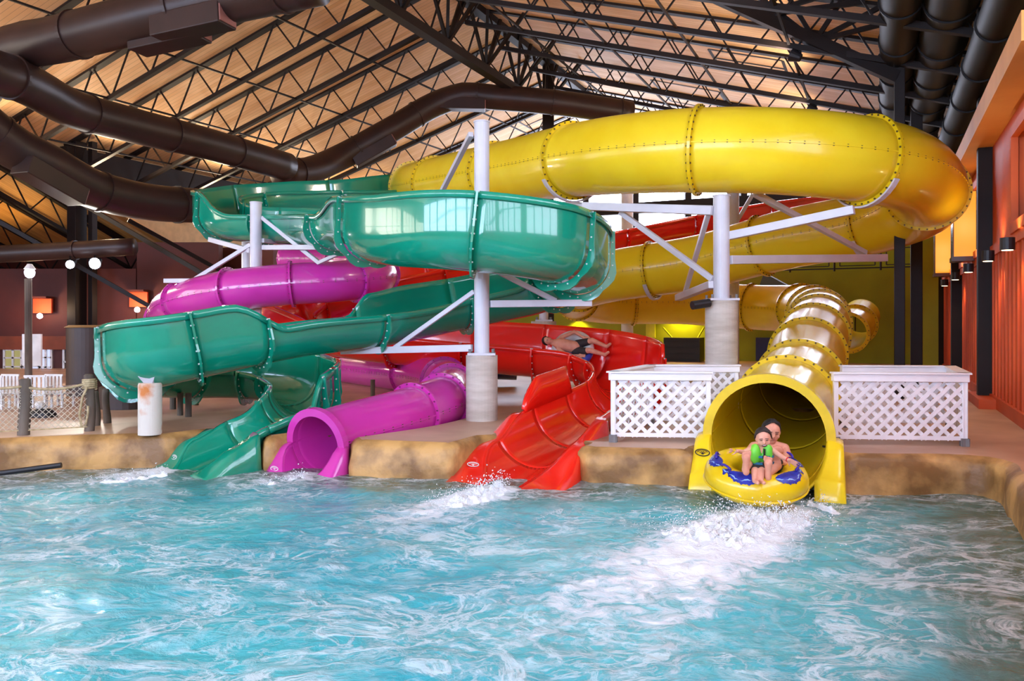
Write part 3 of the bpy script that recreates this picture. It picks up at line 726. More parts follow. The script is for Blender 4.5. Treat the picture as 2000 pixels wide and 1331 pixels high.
# pole behind yellow
t = column('slim white post behind the thick column under the yellow tube', P(1432, 0, 22).x, 22, P(0, 378, 22).z, 0.5, rc_=0.16)
arm(t, P(1432, 445, 22), P(1470, 380, 22), 0.1, 0.1, 'brace'); arm(t, P(1470, 380, 22), P(1535, 415, 22), 0.1, 0.1, 'brace')
t = column('white post far behind the top right of the green loop', P(1225, 0, 27).x, 27, P(0, 380, 27).z, 0.5, rc_=0.2)
t = column('short white post standing under the red bend near the yellow lit wall', P(1062, 0, 19).x, 19, P(0, 605, 19).z, P(0, 628, 19).z, rc_=0.11, rp_=0.3)
# pedestal under the green bend
xq = P(293, 0, 11.05); t = thing('support_pedestal', V(xq.x, 11.05, 0.44), 'stained concrete pedestal holding up the low green bend near the rope fence', 'pedestal')
mb = MB(); zt = P(0, 748, 11.05).z
n = 32; rows = []
for z in (0.44, zt-0.03, zt, zt): 
    r = 0.155 if z < zt-0.01 else (0.145 if len(rows) == 2 else 0.001)
    rows.append([V(xq.x+r*math.cos(2*PI*k/n), 11.05+r*math.sin(2*PI*k/n), z) for k in range(n)])
mb.grid(rows, closed=True)
pm = mat('rust_stained_concrete', (214, 206, 194), 0.8, (200, 120, 60), 2.2, bump=0.2, contrast=(0.30, 0.42))
mb.build('concrete_drum', pm, t)
mb = MB(); mb.grid([[V(xq.x+r*math.cos(2*PI*k/4+PI/4), 11.05+r*math.sin(2*PI*k/4+PI/4), z) for k in range(4)] for (r, z) in ((0.08, zt), (0.16, zt+0.1))], closed=True)
mb.build('saddle', M['white_steel'], t, solid=0.01)
# ================================================================== ROOF STEEL
def joist(name, A, B, depth, label, group, cw=0.17, pitch_len=1.5, down=V(0, 0, -1), webs=0.038):
    """open web joist from A to B (top chord ends)"""
    t = thing(name, (A+B)/2, label, 'roof joist', group)
    MB().bar(A, B, cw*1.25, cw).build('top_chord', M['dark_steel'], t)
    d = (B-A).normalized(); L = (B-A).length
    a2 = A+d*0.5+down*depth; b2 = B-d*0.5+down*depth
    MB().bar(a2, b2, cw*0.8, cw*0.7).build('bottom_chord', M['dark_steel'], t)
    mb = MB(); n = max(3, int(round((L-1.0)/pitch_len)))
    for i in range(n):
        q0 = a2+(b2-a2)*(i/n); q1 = a2+(b2-a2)*((i+1)/n); tp = A+d*(0.5+(L-1)*(i+0.5)/n)
        mb.bar(q0, tp, webs); mb.bar(tp, q1, webs)
    mb.bar(a2, A, webs*1.2); mb.bar(b2, B, webs*1.2)
    mb.build('web', M['dark_steel'], t)
    return t
js = [22.44+2.3*k for k in range(-6, 6)]
for s_ in js:
    joist('roof_joist', W(s_, LEFT_T, roof_z(LEFT_T)-0.12), W(s_, RT-0.1, RZ-0.12), 1.15,
          'dark brown open-web joist under the roof slope toward the cream wall', 'joists of the slope toward the cream wall')
    joist('roof_joist', W(s_, RT+0.1, RZ-0.12), W(s_, WALL_T, roof_z(WALL_T)-0.12), 1.15,
          'dark brown open-web joist under the roof slope toward the orange wall', 'joists of the slope toward the orange wall')
for k in range(9):
    tt = LEFT_T-1.2-2.3*k
    joist('roof_joist', W(9, tt, WZ(9)-0.12), W(21.8, tt, WZ(21.8)-0.12), 0.9,
          'dark joist under the low side roof above the maroon wall', 'joists of the low side roof', cw=0.17)
# bridging rods across the joists
for k, tt in enumerate((-22.6, -19.8, -17.2, -14.4)):
    z = roof_z(tt)-1.25
    o = MB().bar(W(js[0], tt, z), W(js[-1], tt+0.9, z+0.27), 0.05, 0.05).build('bridging_rod', M['dark_steel'])
    tag(o, 'thin steel rod tying joists, '+['lowest, along the eave girder', 'second up from the eave girder', 'second down from the ridge truss', 'highest, close to the ridge truss'][k]+', cream wall side', 'rod', 'bridging rods on the cream wall side')
for k, tt in enumerate((-9.0, -6.6, -4.2, -1.8)):
    z = roof_z(tt)-1.25
    o = MB().bar(W(js[0], tt, z), W(js[-1], tt+0.2, z), 0.05, 0.05).build('bridging_rod', M['dark_steel'])
    tag(o, 'thin steel rod tying joists, '+['highest, close to the ridge truss', 'second down from the ridge truss', 'third down from the ridge truss', 'lowest, near the black ducts'][k]+', orange wall side', 'rod', 'bridging rods on the orange wall side')
# ridge girder
t = thing('ridge_truss', W(20, RT, 10), 'heavy dark truss running lengthwise under the roof ridge with fans of struts', 'roof truss')
MB().bar(W(6, RT, RZ-0.28), W(S1-0.4, RT, RZ-0.28), 0.3, 0.22).build('top_chord', M['dark_steel'], t)
MB().bar(W(6, RT, 9.98), W(27.5, RT, 9.98), 0.3, 0.26).build('bottom_chord', M['dark_steel'], t)
for k in range(8):
    s_ = 10.2+2.47*k if k < 8 else 0
    if k % 2 == 0 or True:
        mb = MB()
        for dx in (-1.1, -0.45, 0.45, 1.1): mb.bar(W(s_, RT, 10.05), W(s_+dx, RT+(0.3 if abs(dx) < 1 else 0), RZ-0.3), 0.09)
        mb.bar(W(s_, RT, 10.05), W(s_-0.6, RT-1.6, roof_z(RT-1.6)-0.2), 0.09); mb.bar(W(s_, RT, 10.05), W(s_-0.6, RT+1.6, roof_z(RT+1.6)-0.2), 0.09)
        mb.build('strut_fan', M['dark_steel'], t)
tag(MB().bar(W(27.8, RT, 0.45), W(27.8, RT, RZ-0.3), 0.42, 0.42).build('steel_post', M['dark_steel'], bevel=0.02), 'thick dark post rising to the roof ridge behind the yellow tube', 'post')
# far truss between post and gable
joist('rafter_truss', W(31.5, RT-0.5, 10.2), W(31.5, RT+9, 8.3), 0.7, 'dark truss below the far end of the roof near the ridge post', None, cw=0.1)
# sloping frame girder toward the dark pipes
A = P(1385, -12, 17.3); B = P(1752, 152, 16.2); t = thing('frame_girder', (A+B)/2, 'dark sloping steel girder with strut fans ending at the tall dark column', 'girder')
MB().bar(A, B, 0.2, 0.24).build('bottom_chord', M['dark_steel'], t)
for f in (0.27, 0.58):
    q = A.lerp(B, f); mb = MB(); tq = q.dot(BX)
    for dx in (-1.3, -0.55, 0.5, 1.25, 2.1): 
        mb.bar(q, Vector((q.x, q.y, 0))+BX*dx+V(0, 0, roof_z(tq+dx)-0.2), 0.09)
    mb.build('strut_fan', M['dark_steel'], t)
# columns
def post(name, label, base, ztop, w_, group=None, parent=None):
    return tag(MB().bar(base, V(base.x, base.y, ztop), w_, w_, up=AX).build(name, M['dark_steel'], bevel=0.012), label, 'column', group)
B0 = P(1757, 0, 16.2); post('steel_column', 'tall dark column directly behind the bend of the yellow tube', V(B0.x, B0.y, 0.45), 8.3, 0.2)
B0 = P(1790, 0, 19.5); post('steel_column', 'purplish brown column standing past the yellow bend beside the lime pier', V(B0.x, B0.y, 0.45), 8.3, 0.26)
for i, s_ in enumerate((17.5, 23.6, 29.7)):
    bp_ = W(s_, 1.83, 0.45)
    post('steel_column', ['dark column standing against the orange wall closest to the pool', 'dark column on the orange wall between the two glowing lanterns', 'dark column on the orange wall past the far lantern'][i], bp_, 8.4, 0.25)
B0 = W(18.0, -24.2, 0.45); post('steel_column', 'tall dark column in the cream wall corner behind the rope fence lamps', B0, 8.0, 0.42)
B0 = W(18.2, -23.7, 0.45); post('steel_column', 'thin dark column standing beside the taller one behind the lamps', B0, 8.0, 0.2)
o = MB().bar(W(17.5, LEFT_T+0.3, 7.35), W(34, LEFT_T+0.3, 7.35), 0.35, 0.85).build('eave_girder', M['dark_steel'], bevel=0.02)
tag(o, 'deep dark steel girder along the eave above the cream wall', 'girder')
# diagonal braces low at the dark wing
for k, (a, c) in enumerate(((P(60, 340, 24), P(440, 560, 22)), (P(-60, 400, 23), P(330, 620, 24)), (P(250, 430, 24), P(560, 600, 27)))):
    tag(MB().bar(a, c, 0.09, 0.12).build('diagonal_brace', M['dark_steel']), ['dark diagonal brace crossing behind the brightest flood lamp', 'dark diagonal brace running down toward the low green bend', 'dark diagonal brace passing behind the purple tube'][k], 'brace', 'diagonal braces by the maroon wall')
# ================================================================== DUCTS
def duct(label, pts, r, rings=(), boxes=(), lip=None, dm=None):
    dm = dm or M['duct']
    pth = [P(*p) if len(p) == 3 and not isinstance(p, Vector) else p for p in pts]
    sm = []
    for i in range(len(pth)-1):
        n = max(2, int((pth[i+1]-pth[i]).length/0.35))
        for k in range(n): sm.append(catmull(pth, i+k/n))
    sm.append(pth[-1])
    t = thing('air_duct', sm[len(sm)//2], label, 'duct')
    MB().tube(sm, r, 28).build('duct_pipe', dm, t, smooth=True)
    for i in range(2, len(sm)-1, 6):
        d = (sm[i+1]-sm[i-1]).normalized()
        MB().tube([sm[i]-d*0.03, sm[i]+d*0.03], r+0.03, 28).build('joint_ring', dm, t)
    for (f, side) in boxes:
        i = int(f*(len(sm)-2)); q = sm[i]; d = (sm[i+1]-sm[i]).normalized(); X = d.cross(V(0, 0, 1)).normalized(); Z = X.cross(d)
        mb = MB(); c = q - Z*(r*0.85)+X*(side*r*0.35); mb.box(c, (r*1.15, 1.5, r*0.9), X, d, Z)
        o = mb.build('outlet_box', M['duct'], t, bevel=0.02)
        mb = MB(); mb.box(c+d*0.76, (r*1.0, 0.03, r*0.75), X, d, Z); mb.build('outlet_face', M['duct_lip'], o)
    return t
duct('fat brown duct crossing the top corner with two square outlets', [(-60, 200, 16.5), (6, 108, 16.2), (120, 76, 15.6), (250, 42, 15.0), (420, 2, 14.4), (620, -42, 13.6)], 0.44, boxes=((0.62, -1), (0.74, 1)))
duct('long glossy brown duct sloping down from the top corner to the cream wall girder', [(-80, 120, 14.5), (20, 150, 15.5), (60, 168, 16.2), (140, 212, 17.5), (240, 240, 18.8), (400, 280, 21), (560, 326, 24)], 0.42)
duct('dark bent duct hanging below the ridge in front of the roof slope', [(545, 338, 24), (600, 334, 25), (660, 310, 26), (760, 256, 26.5), (870, 196, 27), (905, 186, 27), (960, 190, 27), (1080, 200, 27), (1232, 222, 27.5)], 0.42, boxes=((0.30, 1), (0.62, 1)))
duct('dark brown duct curving behind the back green bend below the girder', [(-80, 205, 16), (30, 290, 17), (100, 325, 17.6), (170, 365, 18.5), (250, 388, 19.5), (390, 402, 21.5), (520, 398, 24)], 0.46, boxes=((0.25, 1),))
duct('horizontal dark duct behind the two bright lamps at the maroon wall', [(-60, 500, 22), (90, 492, 22), (262, 482, 22)], 0.24)
duct('black vertical-looking duct running along the wall above the yellow bend', [W(8, 1.1, 7.4), W(14, 1.1, 7.4), W(20, 1.1, 7.4), W(27, 1.1, 7.4)], 0.42, dm=M['duct_black'])
duct('second dark duct running beside the first above the tall dark column', [W(8, 0.35, 7.5), W(14, 0.35, 7.5), W(20, 0.35, 7.5), W(30, 0.35, 7.5)], 0.34, dm=M['duct_black'])
duct('third black duct low against the wall above the cornice beam', [W(9, 1.62, 6.5), W(15, 1.62, 6.5), W(22, 1.62, 6.5), W(30, 1.62, 6.5)], 0.28, dm=M['duct_black'])
# ================================================================== LATTICE FENCES
def lattice_panel(A, B, z0, z1, parent, pitch_=0.158, w_=0.047, th=0.012):
    """diagonal crossing slats between ground points A and B"""
    d = Vector((B.x-A.x, B.y-A.y, 0)); L = d.length; d.normalize(); nrm = V(-d.y, d.x, 0); H = z1-z0
    mb = MB(); n = int((L+H)/pitch_)+2
    for sg in (1, -1):
        for k in range(-1, n+1):
            c = k*pitch_
            # line: x = c - H*... parametrised by height h: x = c - h (sg=1) or x = c - H + h
            pts = []
            for h in (0, H): pts.append(((c-h) if sg > 0 else (c-H+h), h))
            (x0, h0), (x1, h1) = pts
            def clip(x0, h0, x1, h1):
                out = []
                t0, t1 = 0.0, 1.0
                dx = x1-x0
                for lo_, hi_ in ((0.0, L),):
                    ta = (lo_-x0)/dx; tb = (hi_-x0)/dx
                    if ta > tb: ta, tb = tb, ta
                    t0 = max(t0, ta); t1 = min(t1, tb)
                return t0, t1
            t0, t1 = clip(x0, h0, x1, h1)
            if t1-t0 < 0.02: continue
            p0 = A+d*(x0+(x1-x0)*t0); p1 = A+d*(x0+(x1-x0)*t1)
            p0 = V(p0.x, p0.y, z0+h0+(h1-h0)*t0); p1 = V(p1.x, p1.y, z0+h0+(h1-h0)*t1)
            off = nrm*(th*0.5*sg)
            mb.bar(p0+off, p1+off, th, w_, up=(p1-p0).normalized().cross(nrm))
    return mb.build('lattice_panel', M['lattice'], parent)
def lattice_run(t, A, B, z0, z1, feet=True):
    d = Vector((B.x-A.x, B.y-A.y, 0)); L = d.length; d.normalize()
    lattice_panel(A, B, z0+0.03, z1-0.05, t)
    for q in (A, B):
        MB().bar(V(q.x, q.y, z0-0.0), V(q.x, q.y, z1), 0.055, 0.055, up=d).build('fence_post', M['lattice'], t)
        MB().bar(V(q.x, q.y, 0.44), V(q.x, q.y, z0+0.05), 0.09, 0.09, up=d).build('post_foot', M['grey_foot'], t)
    m_ = MB().bar(V(A.x, A.y, z1)-d*0.04, V(B.x, B.y, z1)+d*0.04, 0.11, 0.1).build('top_rail', M['lattice'], t, bevel=0.008)
    MB().bar(V(A.x, A.y, z1+0.055)-d*0.05, V(B.x, B.y, z1+0.055)+d*0.05, 0.16, 0.02).build('rail_cap', M['lattice'], m_)
    MB().bar(V(A.x, A.y, z0+0.05), V(B.x, B.y, z0+0.05), 0.03, 0.05).build('bottom_rail', M['lattice'], t)
zt = 1.30; zb = 0.50
A = V(P(1198, 0, 10.25).x, 10.25, 0); B = V(P(1383, 0, 10.15).x, 10.15, 0); A2 = V(P(1272, 0, 11.9).x, 11.9, 0); B2 = V(P(1438, 0, 11.9).x, 11.9, 0)
t = thing('lattice_fence', A+V(0, 0, 0.45), 'white diagonal lattice fence enclosing the deck between the red slide and yellow mouth', 'lattice fence')
lattice_run(t, A, B, zb, zt); lattice_run(t, A2, A, zb, zt); lattice_run(t, A2, B2, zb, zt)
A = V(P(1632, 0, 10.05).x, 10.05, 0); B = V(P(1884, 0, 9.9).x, 9.9, 0); B2 = V(P(1855, 0, 11.6).x, 11.6, 0); A2 = V(P(1648, 0, 11.7).x, 11.7, 0)
t = thing('lattice_fence', B+V(0, 0, 0.45), 'white diagonal lattice fence between the yellow mouth and the orange wall', 'lattice fence')
lattice_run(t, A, B, zb, zt); lattice_run(t, B, B2, zb, zt); lattice_run(t, A2, B2, zb, zt)
# drain grate at the foot of it
tag(MB().box(P(1740, 876, 10.0)*1.0+V(0, 0.1, 0.0), (1.6, 0.12, 0.02)).build('drain_grate', M['black']), 'black drain grate in the deck along the fence by the orange wall', 'drain grate')
# ================================================================== ROPE FENCE (pool edge, far side corner)
def log_post(label, u, vt, vb, w_px, group=None, Y=None):
    Y = Y or 1.53*F/(vb-HZ); r = w_px/F*Y/2; b_ = P(u, vb, Y); top = P(u, vt, Y)
    t = thing('rope_fence_post', V(b_.x, Y, 0.45), label, 'fence post', group); n = 10; pts = []; rad = []
    for i in range(n+1):
        f = i/n; pts.append(V(b_.x+0.012*math.sin(f*5+u), Y+0.01*math.cos(f*4+u), 0.4+(top.z-0.4)*f)); rad.append(r*(1.05-0.12*f+0.03*math.sin(f*9+u)))
    rad.append(r*0.6); pts.append(pts[-1]+V(0, 0, 0.015))
    MB().tube(pts, r, 14, radii=rad).build('log', M['wood_post'], t, smooth=True)
    return t, b_, top
t1, b1, tp1 = log_post('dark weathered log post holding the rope net close to the pool edge', 48, 742, 866, 22, Y=10.9)
t2, b2, tp2 = log_post('pale rope-wrapped log post ending the net fence beside the brown tank', 175, 733, 852, 18, Y=11.3)
mb = MB()
for k in range(5):
    mb.tube([V(b2.x+0.085*math.cos(a), 11.3+0.085*math.sin(a), 1.05+0.028*k+0.004*a) for a in [2*PI*q/14 for q in range(15)]], 0.016, 6)
mb.tube([V(b2.x+0.02, 11.2, 1.08), V(b2.x-0.03, 11.17, 0.95), V(b2.x-0.08, 11.18, 0.7), V(b2.x-0.06, 11.2, 0.53), V(b2.x+0.0, 11.2, 0.56), V(b2.x+0.03, 11.2, 0.72), V(b2.x+0.04, 11.18, 0.82)], 0.016, 6)
mb.build('rope_wrap', M['rope'], t2, smooth=True)
log_post('short log post just past the rope-wrapped post', 188, 766, 848, 13, 'short log posts near the tank', Y=11.9)
log_post('short log post beside the green bend pedestal', 208, 762, 842, 14, 'short log posts near the tank', Y=12.2)
for (u, vt, vb, w_) in ((338, 765, 800, 12), (352, 768, 812, 11), (368, 768, 815, 12), (383, 762, 792, 10), (650, 745, 775, 9), (728, 742, 775, 9)):
    tag(MB().tube([P(u, vb, 1.53*F/(vb-HZ)), P(u, vt, 1.53*F/(vb-HZ))], w_/2/F*(1.53*F/(vb-HZ)), 10).build('log_post', M['wood_post']),
        'dark short log post standing on the wet deck under the slides', 'log post', 'log posts on the deck under the slides')
t = thing('rope_net', (tp1+tp2)/2, 'sagging rope with diamond netting strung between the two log posts', 'rope net')
def net_span(A, B, parent, zb_, sag):
    top = []
    for i in range(25):
        f = i/24; q = A.lerp(B, f); top.append(q-V(0, 0, sag*4*f*(1-f)))
    MB().tube(top, 0.018, 8).build('top_rope', M['rope'], parent, smooth=True)
    L = (B-A).length; d = (B-A).normalized(); H0 = 0.7; p_c = 0.075; mb = MB()
    def zt_(x): f = min(max(x/L, 0), 1); return A.z+(B.z-A.z)*f-sag*4*f*(1-f)
    n = int((L+H0)/p_c)+2
    for sg in (1, -1):
        for k in range(-int(H0/p_c)-1, n):
            pts = []; x0 = k*p_c
            for i in range(30):
                h = H0*i/29; x = x0+(h if sg > 0 else H0-h); z = zb_+h
                if 0 <= x <= L and z <= zt_(x): pts.append(V(A.x+(B.x-A.x)*x/L, A.y+(B.y-A.y)*x/L, z))
                elif len(pts) > 1: break
                else: pts = []
            if len(pts) > 1: mb.bar(pts[0], pts[-1], 0.007, 0.007)
    mb.build('netting', M['net'], parent)
    MB().tube([V(A.x, A.y, zb_), V(B.x, B.y, zb_)], 0.01, 6).build('bottom_rope', M['rope'], parent)
net_span(V(b1.x, 10.85, P(48, 755, 10.9).z), V(b2.x, 11.25, P(175, 748, 11.3).z), t, 0.52, 0.06)
net_span(V(P(-160, 0, 10.4).x, 10.4, P(-160, 745, 10.4).z), V(b1.x, 10.85, P(48, 755, 10.9).z), t, 0.52, 0.06)
# ================================================================== BACK OF THE HALL, maroon side
# lit windows in the maroon wall
def lit_window(name, u0, v0, u1, v1, Y, m_, nx=2, nz=3):
    c = P((u0+u1)/2, (v0+v1)/2, Y); wd = (u1-u0)/F*Y; h = (v1-v0)/F*Y
    mb = MB(); X = V(1, 0, 0)
    for k in range(nx+1): mb.box(c+V(-wd/2+wd*k/nx, -0.04, 0), (0.07, 0.06, h+0.07))
    for k in range(nz+1): mb.box(c+V(0, -0.04, -h/2+h*k/nz), (wd, 0.06, 0.05 if 0 < k < nz else 0.1))
    fo = struct(mb.build(name, M['white_paint'])); pb = MB(); pb.box(c, (wd, 0.03, h)); pb.build('pane', m_, fo)
YW = 27.0
mb = MB(); mb.box(P(60, 640, YW+0.3), (7.4, 0.4, 4.0)); struct(mb.build('wall_storefront', M['red_wall']))
mb = MB(); mb.box(P(60, 670, YW), (7.4, 0.25, 0.45)); struct(mb.build('trim_5', M['brown_trim']))
lit_window('window_32', 10, 682, 44, 734, YW, M['win_warm']); lit_window('window_33', 80, 680, 102, 736, YW, M['win_lit']); lit_window('window_34', 126, 680, 140, 734, YW, M['dark_glass'], 1, 2)
lit_window('window_35', 46, 714, 78, 730, YW, M['win_lit'], 2, 1)
# alcove lights washing the wall
def alcove(u0, v0, u1, v1, Y):
    c = P((u0+u1)/2, (v0+v1)/2, Y); wd = (u1-u0)/F*Y; h = (v1-v0)/F*Y; t = thing('wall_alcove', c, 'orange lit recess high on the maroon wall with a small lamp beneath', 'alcove', 'lit recesses on the maroon wall')
    MB().box(c, (wd, 0.1, h)).build('panel', M['orange_bright'], t); MB().box(c+V(0, -0.2, h/2+0.04), (wd+0.1, 0.5, 0.06)).build('hood', M['red_wall'], t)
    l = MB().ball(c+V(wd*0.25, -0.45, -h/2-0.1), 0.09).build('lamp', M['lamp_white'], t)
    ld = bpy.data.lights.new('alcove_light', 'POINT'); ld.energy = 45; ld.color = (1, 0.62, 0.35); ld.shadow_soft_size = 0.1
    lo_ = bpy.data.objects.new('alcove_light', ld); scn.collection.objects.link(lo_); lo_.parent = t; lo_.location = V(wd*0.1, -0.6, -h/2+0.1)
M['orange_bright'] = mat('orange_recess', (240, 86, 40), 0.7)
alcove(66, 584, 102, 612, YW-0.1); alcove(254, 571, 289, 600, YW-0.1)
mb = MB(); mb.box(P(352, 600, YW+0.3), (2.78, 0.4, 4.4)); struct(mb.build('wall_storefront_2', M['red_wall']))
# lamp pole with flood lamp, board
t = thing('lamp_pole', P(57, 752, 19), 'wooden lamp pole with a bright flood lamp standing before the white board', 'lamp pole')
MB().tube([P(56, 765, 19), P(55, 545, 19)], 0.08, 12).build('pole', M['wood_post'], t)
MB().ball(P(58, 533, 19), (0.12, 0.1, 0.13)).build('lamp_globe', M['lamp_white'], t); MB().tube([P(58, 526, 19), P(58, 516, 19)], 0.12, 12, radii=[0.13, 0.05]).build('lamp_hood', M['white_paint'], t)
tag(MB().box(P(63, 684, 19.6), (37/F*19.6, 0.06, 62/F*19.6)).build('notice_board', M['white_paint']), 'plain white board fixed behind the wooden lamp pole', 'board')
for (u, v, r, lab) in ((185, 515, 0.15, 'brightest round flood lamp hanging on the tall dark column'), (137, 517, 0.11, 'smaller flood lamp hanging between the pole and the tall dark column')):
    t = thing('flood_lamp', P(u, v, 21.5), lab, 'lamp'); MB().ball(P(u, v, 21.5), (r, 0.1, r)).build('lens', M['lamp_white'], t)
    MB().tube([P(u, v, 21.55), P(u, v, 21.55)+V(0, 0.25, 0.12)], r*1.1, 12, radii=[r*1.12, r*0.5]).build('housing', M['black'], t)
    MB().bar(P(u, v, 21.75), P(u, 489, 21.95), 0.05).build('hanger', M['dark_steel'], t)
    ld = bpy.data.lights.new('flood', 'SPOT'); ld.energy = 380 if r > 0.13 else 150; ld.color = (1, 0.93, 0.8); ld.spot_size = 2.2; ld.shadow_soft_size = 0.12
    lo_ = bpy.data.objects.new('flood', ld); scn.collection.objects.link(lo_); lo_.parent = t; lo_.location = V(0.0, -0.25, -0.05)
    lo_.rotation_euler = (V(-3, 6, 0)-P(u, v, 21.5)).to_track_quat('-Z', 'Y').to_euler()
# tank
yt = 17.0; c = P(172, 640, yt); rt_ = 38/F*yt
t = thing('round_tank', V(c.x, yt, 0.45), 'big dark brown round tank with a pale rim behind the rope fence', 'tank')
MB().tube([V(c.x, yt, 0.44), V(c.x, yt, c.z)], rt_, 36).build('tank_body', M['barrel'], t, smooth=False)
MB().tube([V(c.x, yt, c.z), V(c.x, yt, c.z+0.05)], rt_, 36, radii=[rt_+0.04, rt_-0.05]).build('tank_rim', M['tan_wall'], t)
tag(MB().box(P(193, 713, 16.3), (0.11, 0.02, 0.14)).build('notice', M['white_paint']), 'small white notice stuck on the dark round tank', 'notice')
tag(MB().tube([P(253, 805, 14.5), P(253, 755, 14.5)], 0.5, 30).build('low_planter', M['barrel']), 'low dark round planter on the deck behind the concrete pedestal', 'planter')
# chairs: white slatted
def make_chair():
    t = thing('slatted_chair', V(0, 0, 0), 'white slatted deck chair in the row before the lit windows', 'chair', 'white chairs before the lit windows')
    m_ = M['white_paint']
    MB().box((0, 0, 0.4), (0.5, 0.48, 0.04)).build('seat', m_, t)
    mb = MB()
    for k in range(5): mb.box((-0.2+0.1*k, 0.24, 0.68), (0.06, 0.025, 0.55))
    mb.box((0, 0.24, 0.95), (0.5, 0.03, 0.06)); mb.build('backrest', m_, t)
    for a in (-0.22, 0.22):
        for b in (-0.2, 0.22): MB().box((a, b, 0.2), (0.05, 0.05, 0.4)).build('leg', m_, t)
        MB().box((a*1.1, 0, 0.62), (0.05, 0.5, 0.03)).build('armrest', m_, t)
    return t
ch0 = make_chair()
for i, (u, Y, rz) in enumerate(((-8, 14.2, 3.3), (34, 14.6, 3.0), (76, 14.3, 3.3), (118, 14.6, 3.0), (-52, 14.6, 3.2))):
    o = ch0 if i == 0 else copy_tree(ch0)
    q = P(u, 0, Y); o.location = V(q.x, Y, 0.453); o.rotation_euler = (0, 0, rz); o.scale = (0.72, 0.72, 0.62)
# sand heap with small dark plant thing behind the net
t = thing('planted_rock', P(80, 815, 13), 'dark mound with a pale object on top behind the rope net', 'rock')
mb = MB()
for k in range(7): mb.ball(P(66+5*k, 816-3*(k % 3), 13), (0.12+0.03*(k % 2), 0.15, 0.1), 8, 6)
mb.build('mound', M['black'], t, smooth=True); MB().ball(P(78, 792, 13), (0.08, 0.08, 0.07)).build('pale_top', M['white_paint'], t)
tag(MB().tube([P(0, 925, 10.15)+V(0.0, 0, 0), P(120, 909, 10.28)], 0.035, 8).build('black_hose', M['black']), 'black strip running along the waterline of the tan pool edge', 'hose')
# ================================================================== FAR LIME END
def sconce(label, u, v, Y, col, up=True, size=0.1, e=60, group=None):
    t = thing('wall_sconce', P(u, v, Y), label, 'wall lamp', group); c = P(u, v, Y)
    MB().tube([c-V(0, 0, size*0.9), c+V(0, 0, size*0.9)], size, 16).build('lamp_can', M['black'], t)
    MB().tube([c-V(0, 0, size*0.98), c-V(0, 0, size*0.9)], size*0.75, 16).build('lens', emat('sconce_lens', col, 6), t)
    for sg in ((-1, 1) if up else (-1,)):
        ld = bpy.data.lights.new('sconce_light', 'SPOT'); ld.energy = e; ld.color = tuple(lin(col)[:3]); ld.spot_size = 2.3; ld.spot_blend = 0.8; ld.shadow_soft_size = 0.05
        lo_ = bpy.data.objects.new('sconce_light', ld); scn.collection.objects.link(lo_); lo_.parent = t; lo_.location = V(0, 0, sg*size*1.2)
        lo_.rotation_euler = (0, 0, 0) if sg < 0 else (PI, 0, 0)
    return t
# lime wall details stand just in front of the wall plane
def on_back(u, v, off=0.25):   # point on plane s = 33.3-off
    x = (u-1000)/F; Y = (33.3-off)/(0.418*x+0.908); return P(u, v, Y)
q = on_back(1126, 612, 0.35); sconce('black up-and-down lamp throwing yellow light on the lime wall above the red bend', 1126, 612, q.y, (255, 225, 60), True, 0.16, 220)
q = on_back(1290, 585, 0.4); sconce('black wall lamp lighting the lime wall behind the yellow tube', 1330, 590, on_back(1330, 590, 0.5).y, (255, 225, 60), True, 0.16, 350)
mb = MB(); c = on_back(1336, 690, 1.2); mb.box(c, (1.45, 0.9, 1.25), BX, AX)
for k in range(5): mb.box(c-AX*0.47+V(0, 0, -0.5+0.25*k), (1.45, 0.06, 0.03), BX, AX)
tag(mb.build('slatted_bin', M['black']), 'black slatted box standing against the lime wall beside the concrete pedestal', 'storage box')
for u in (1295, 1375):
    tag(MB().bar(on_back(u, 640, 0.3), on_back(u+(22 if u < 1300 else -15), 665, 0.8), 0.05).build('awning_strut', M['lime_wall']), 'thin yellow strut above the black slatted box', 'strut', 'struts above the black box')
for (u0, u1, v0, v1, lab, mm) in ((1478, 1565, 660, 706, 'navy blue panel low on the lime wall behind the yellow tube', 'navy'), (1262, 1280, 628, 660, 'pale lime pilaster strip on the far wall', 'lime_pale')):
    if mm == 'lime_pale': M[mm] = mat('lime_pale', (206, 206, 70), 0.7)
    c = on_back((u0+u1)/2, (v0+v1)/2, 0.12); tag(MB().box(c, ((u1-u0)/F*c.y, 0.12, (v1-v0)/F*c.y), BX, AX).build('wall_panel', M[mm]), lab, 'wall panel')
MB_ = MB(); c = P(1815, 628, 25); o = tag(MB().box(V(c.x, c.y, 2.6), (0.48, 0.5, 4.3), BX, AX).build('lime_pier', M['lime_wall']), 'lime green pier standing past the yellow bend before the orange wall', 'pier')
# blue tube lying behind the red bend
t = thing('storage_drum', P(1000, 735, 20), 'dark blue round drum lying behind the red slide fin', 'drum')
MB().tube([P(905, 712, 19.5), P(1010, 716, 19.5)], 0.34, 24).build('drum_body', M['blue'], t, smooth=True)
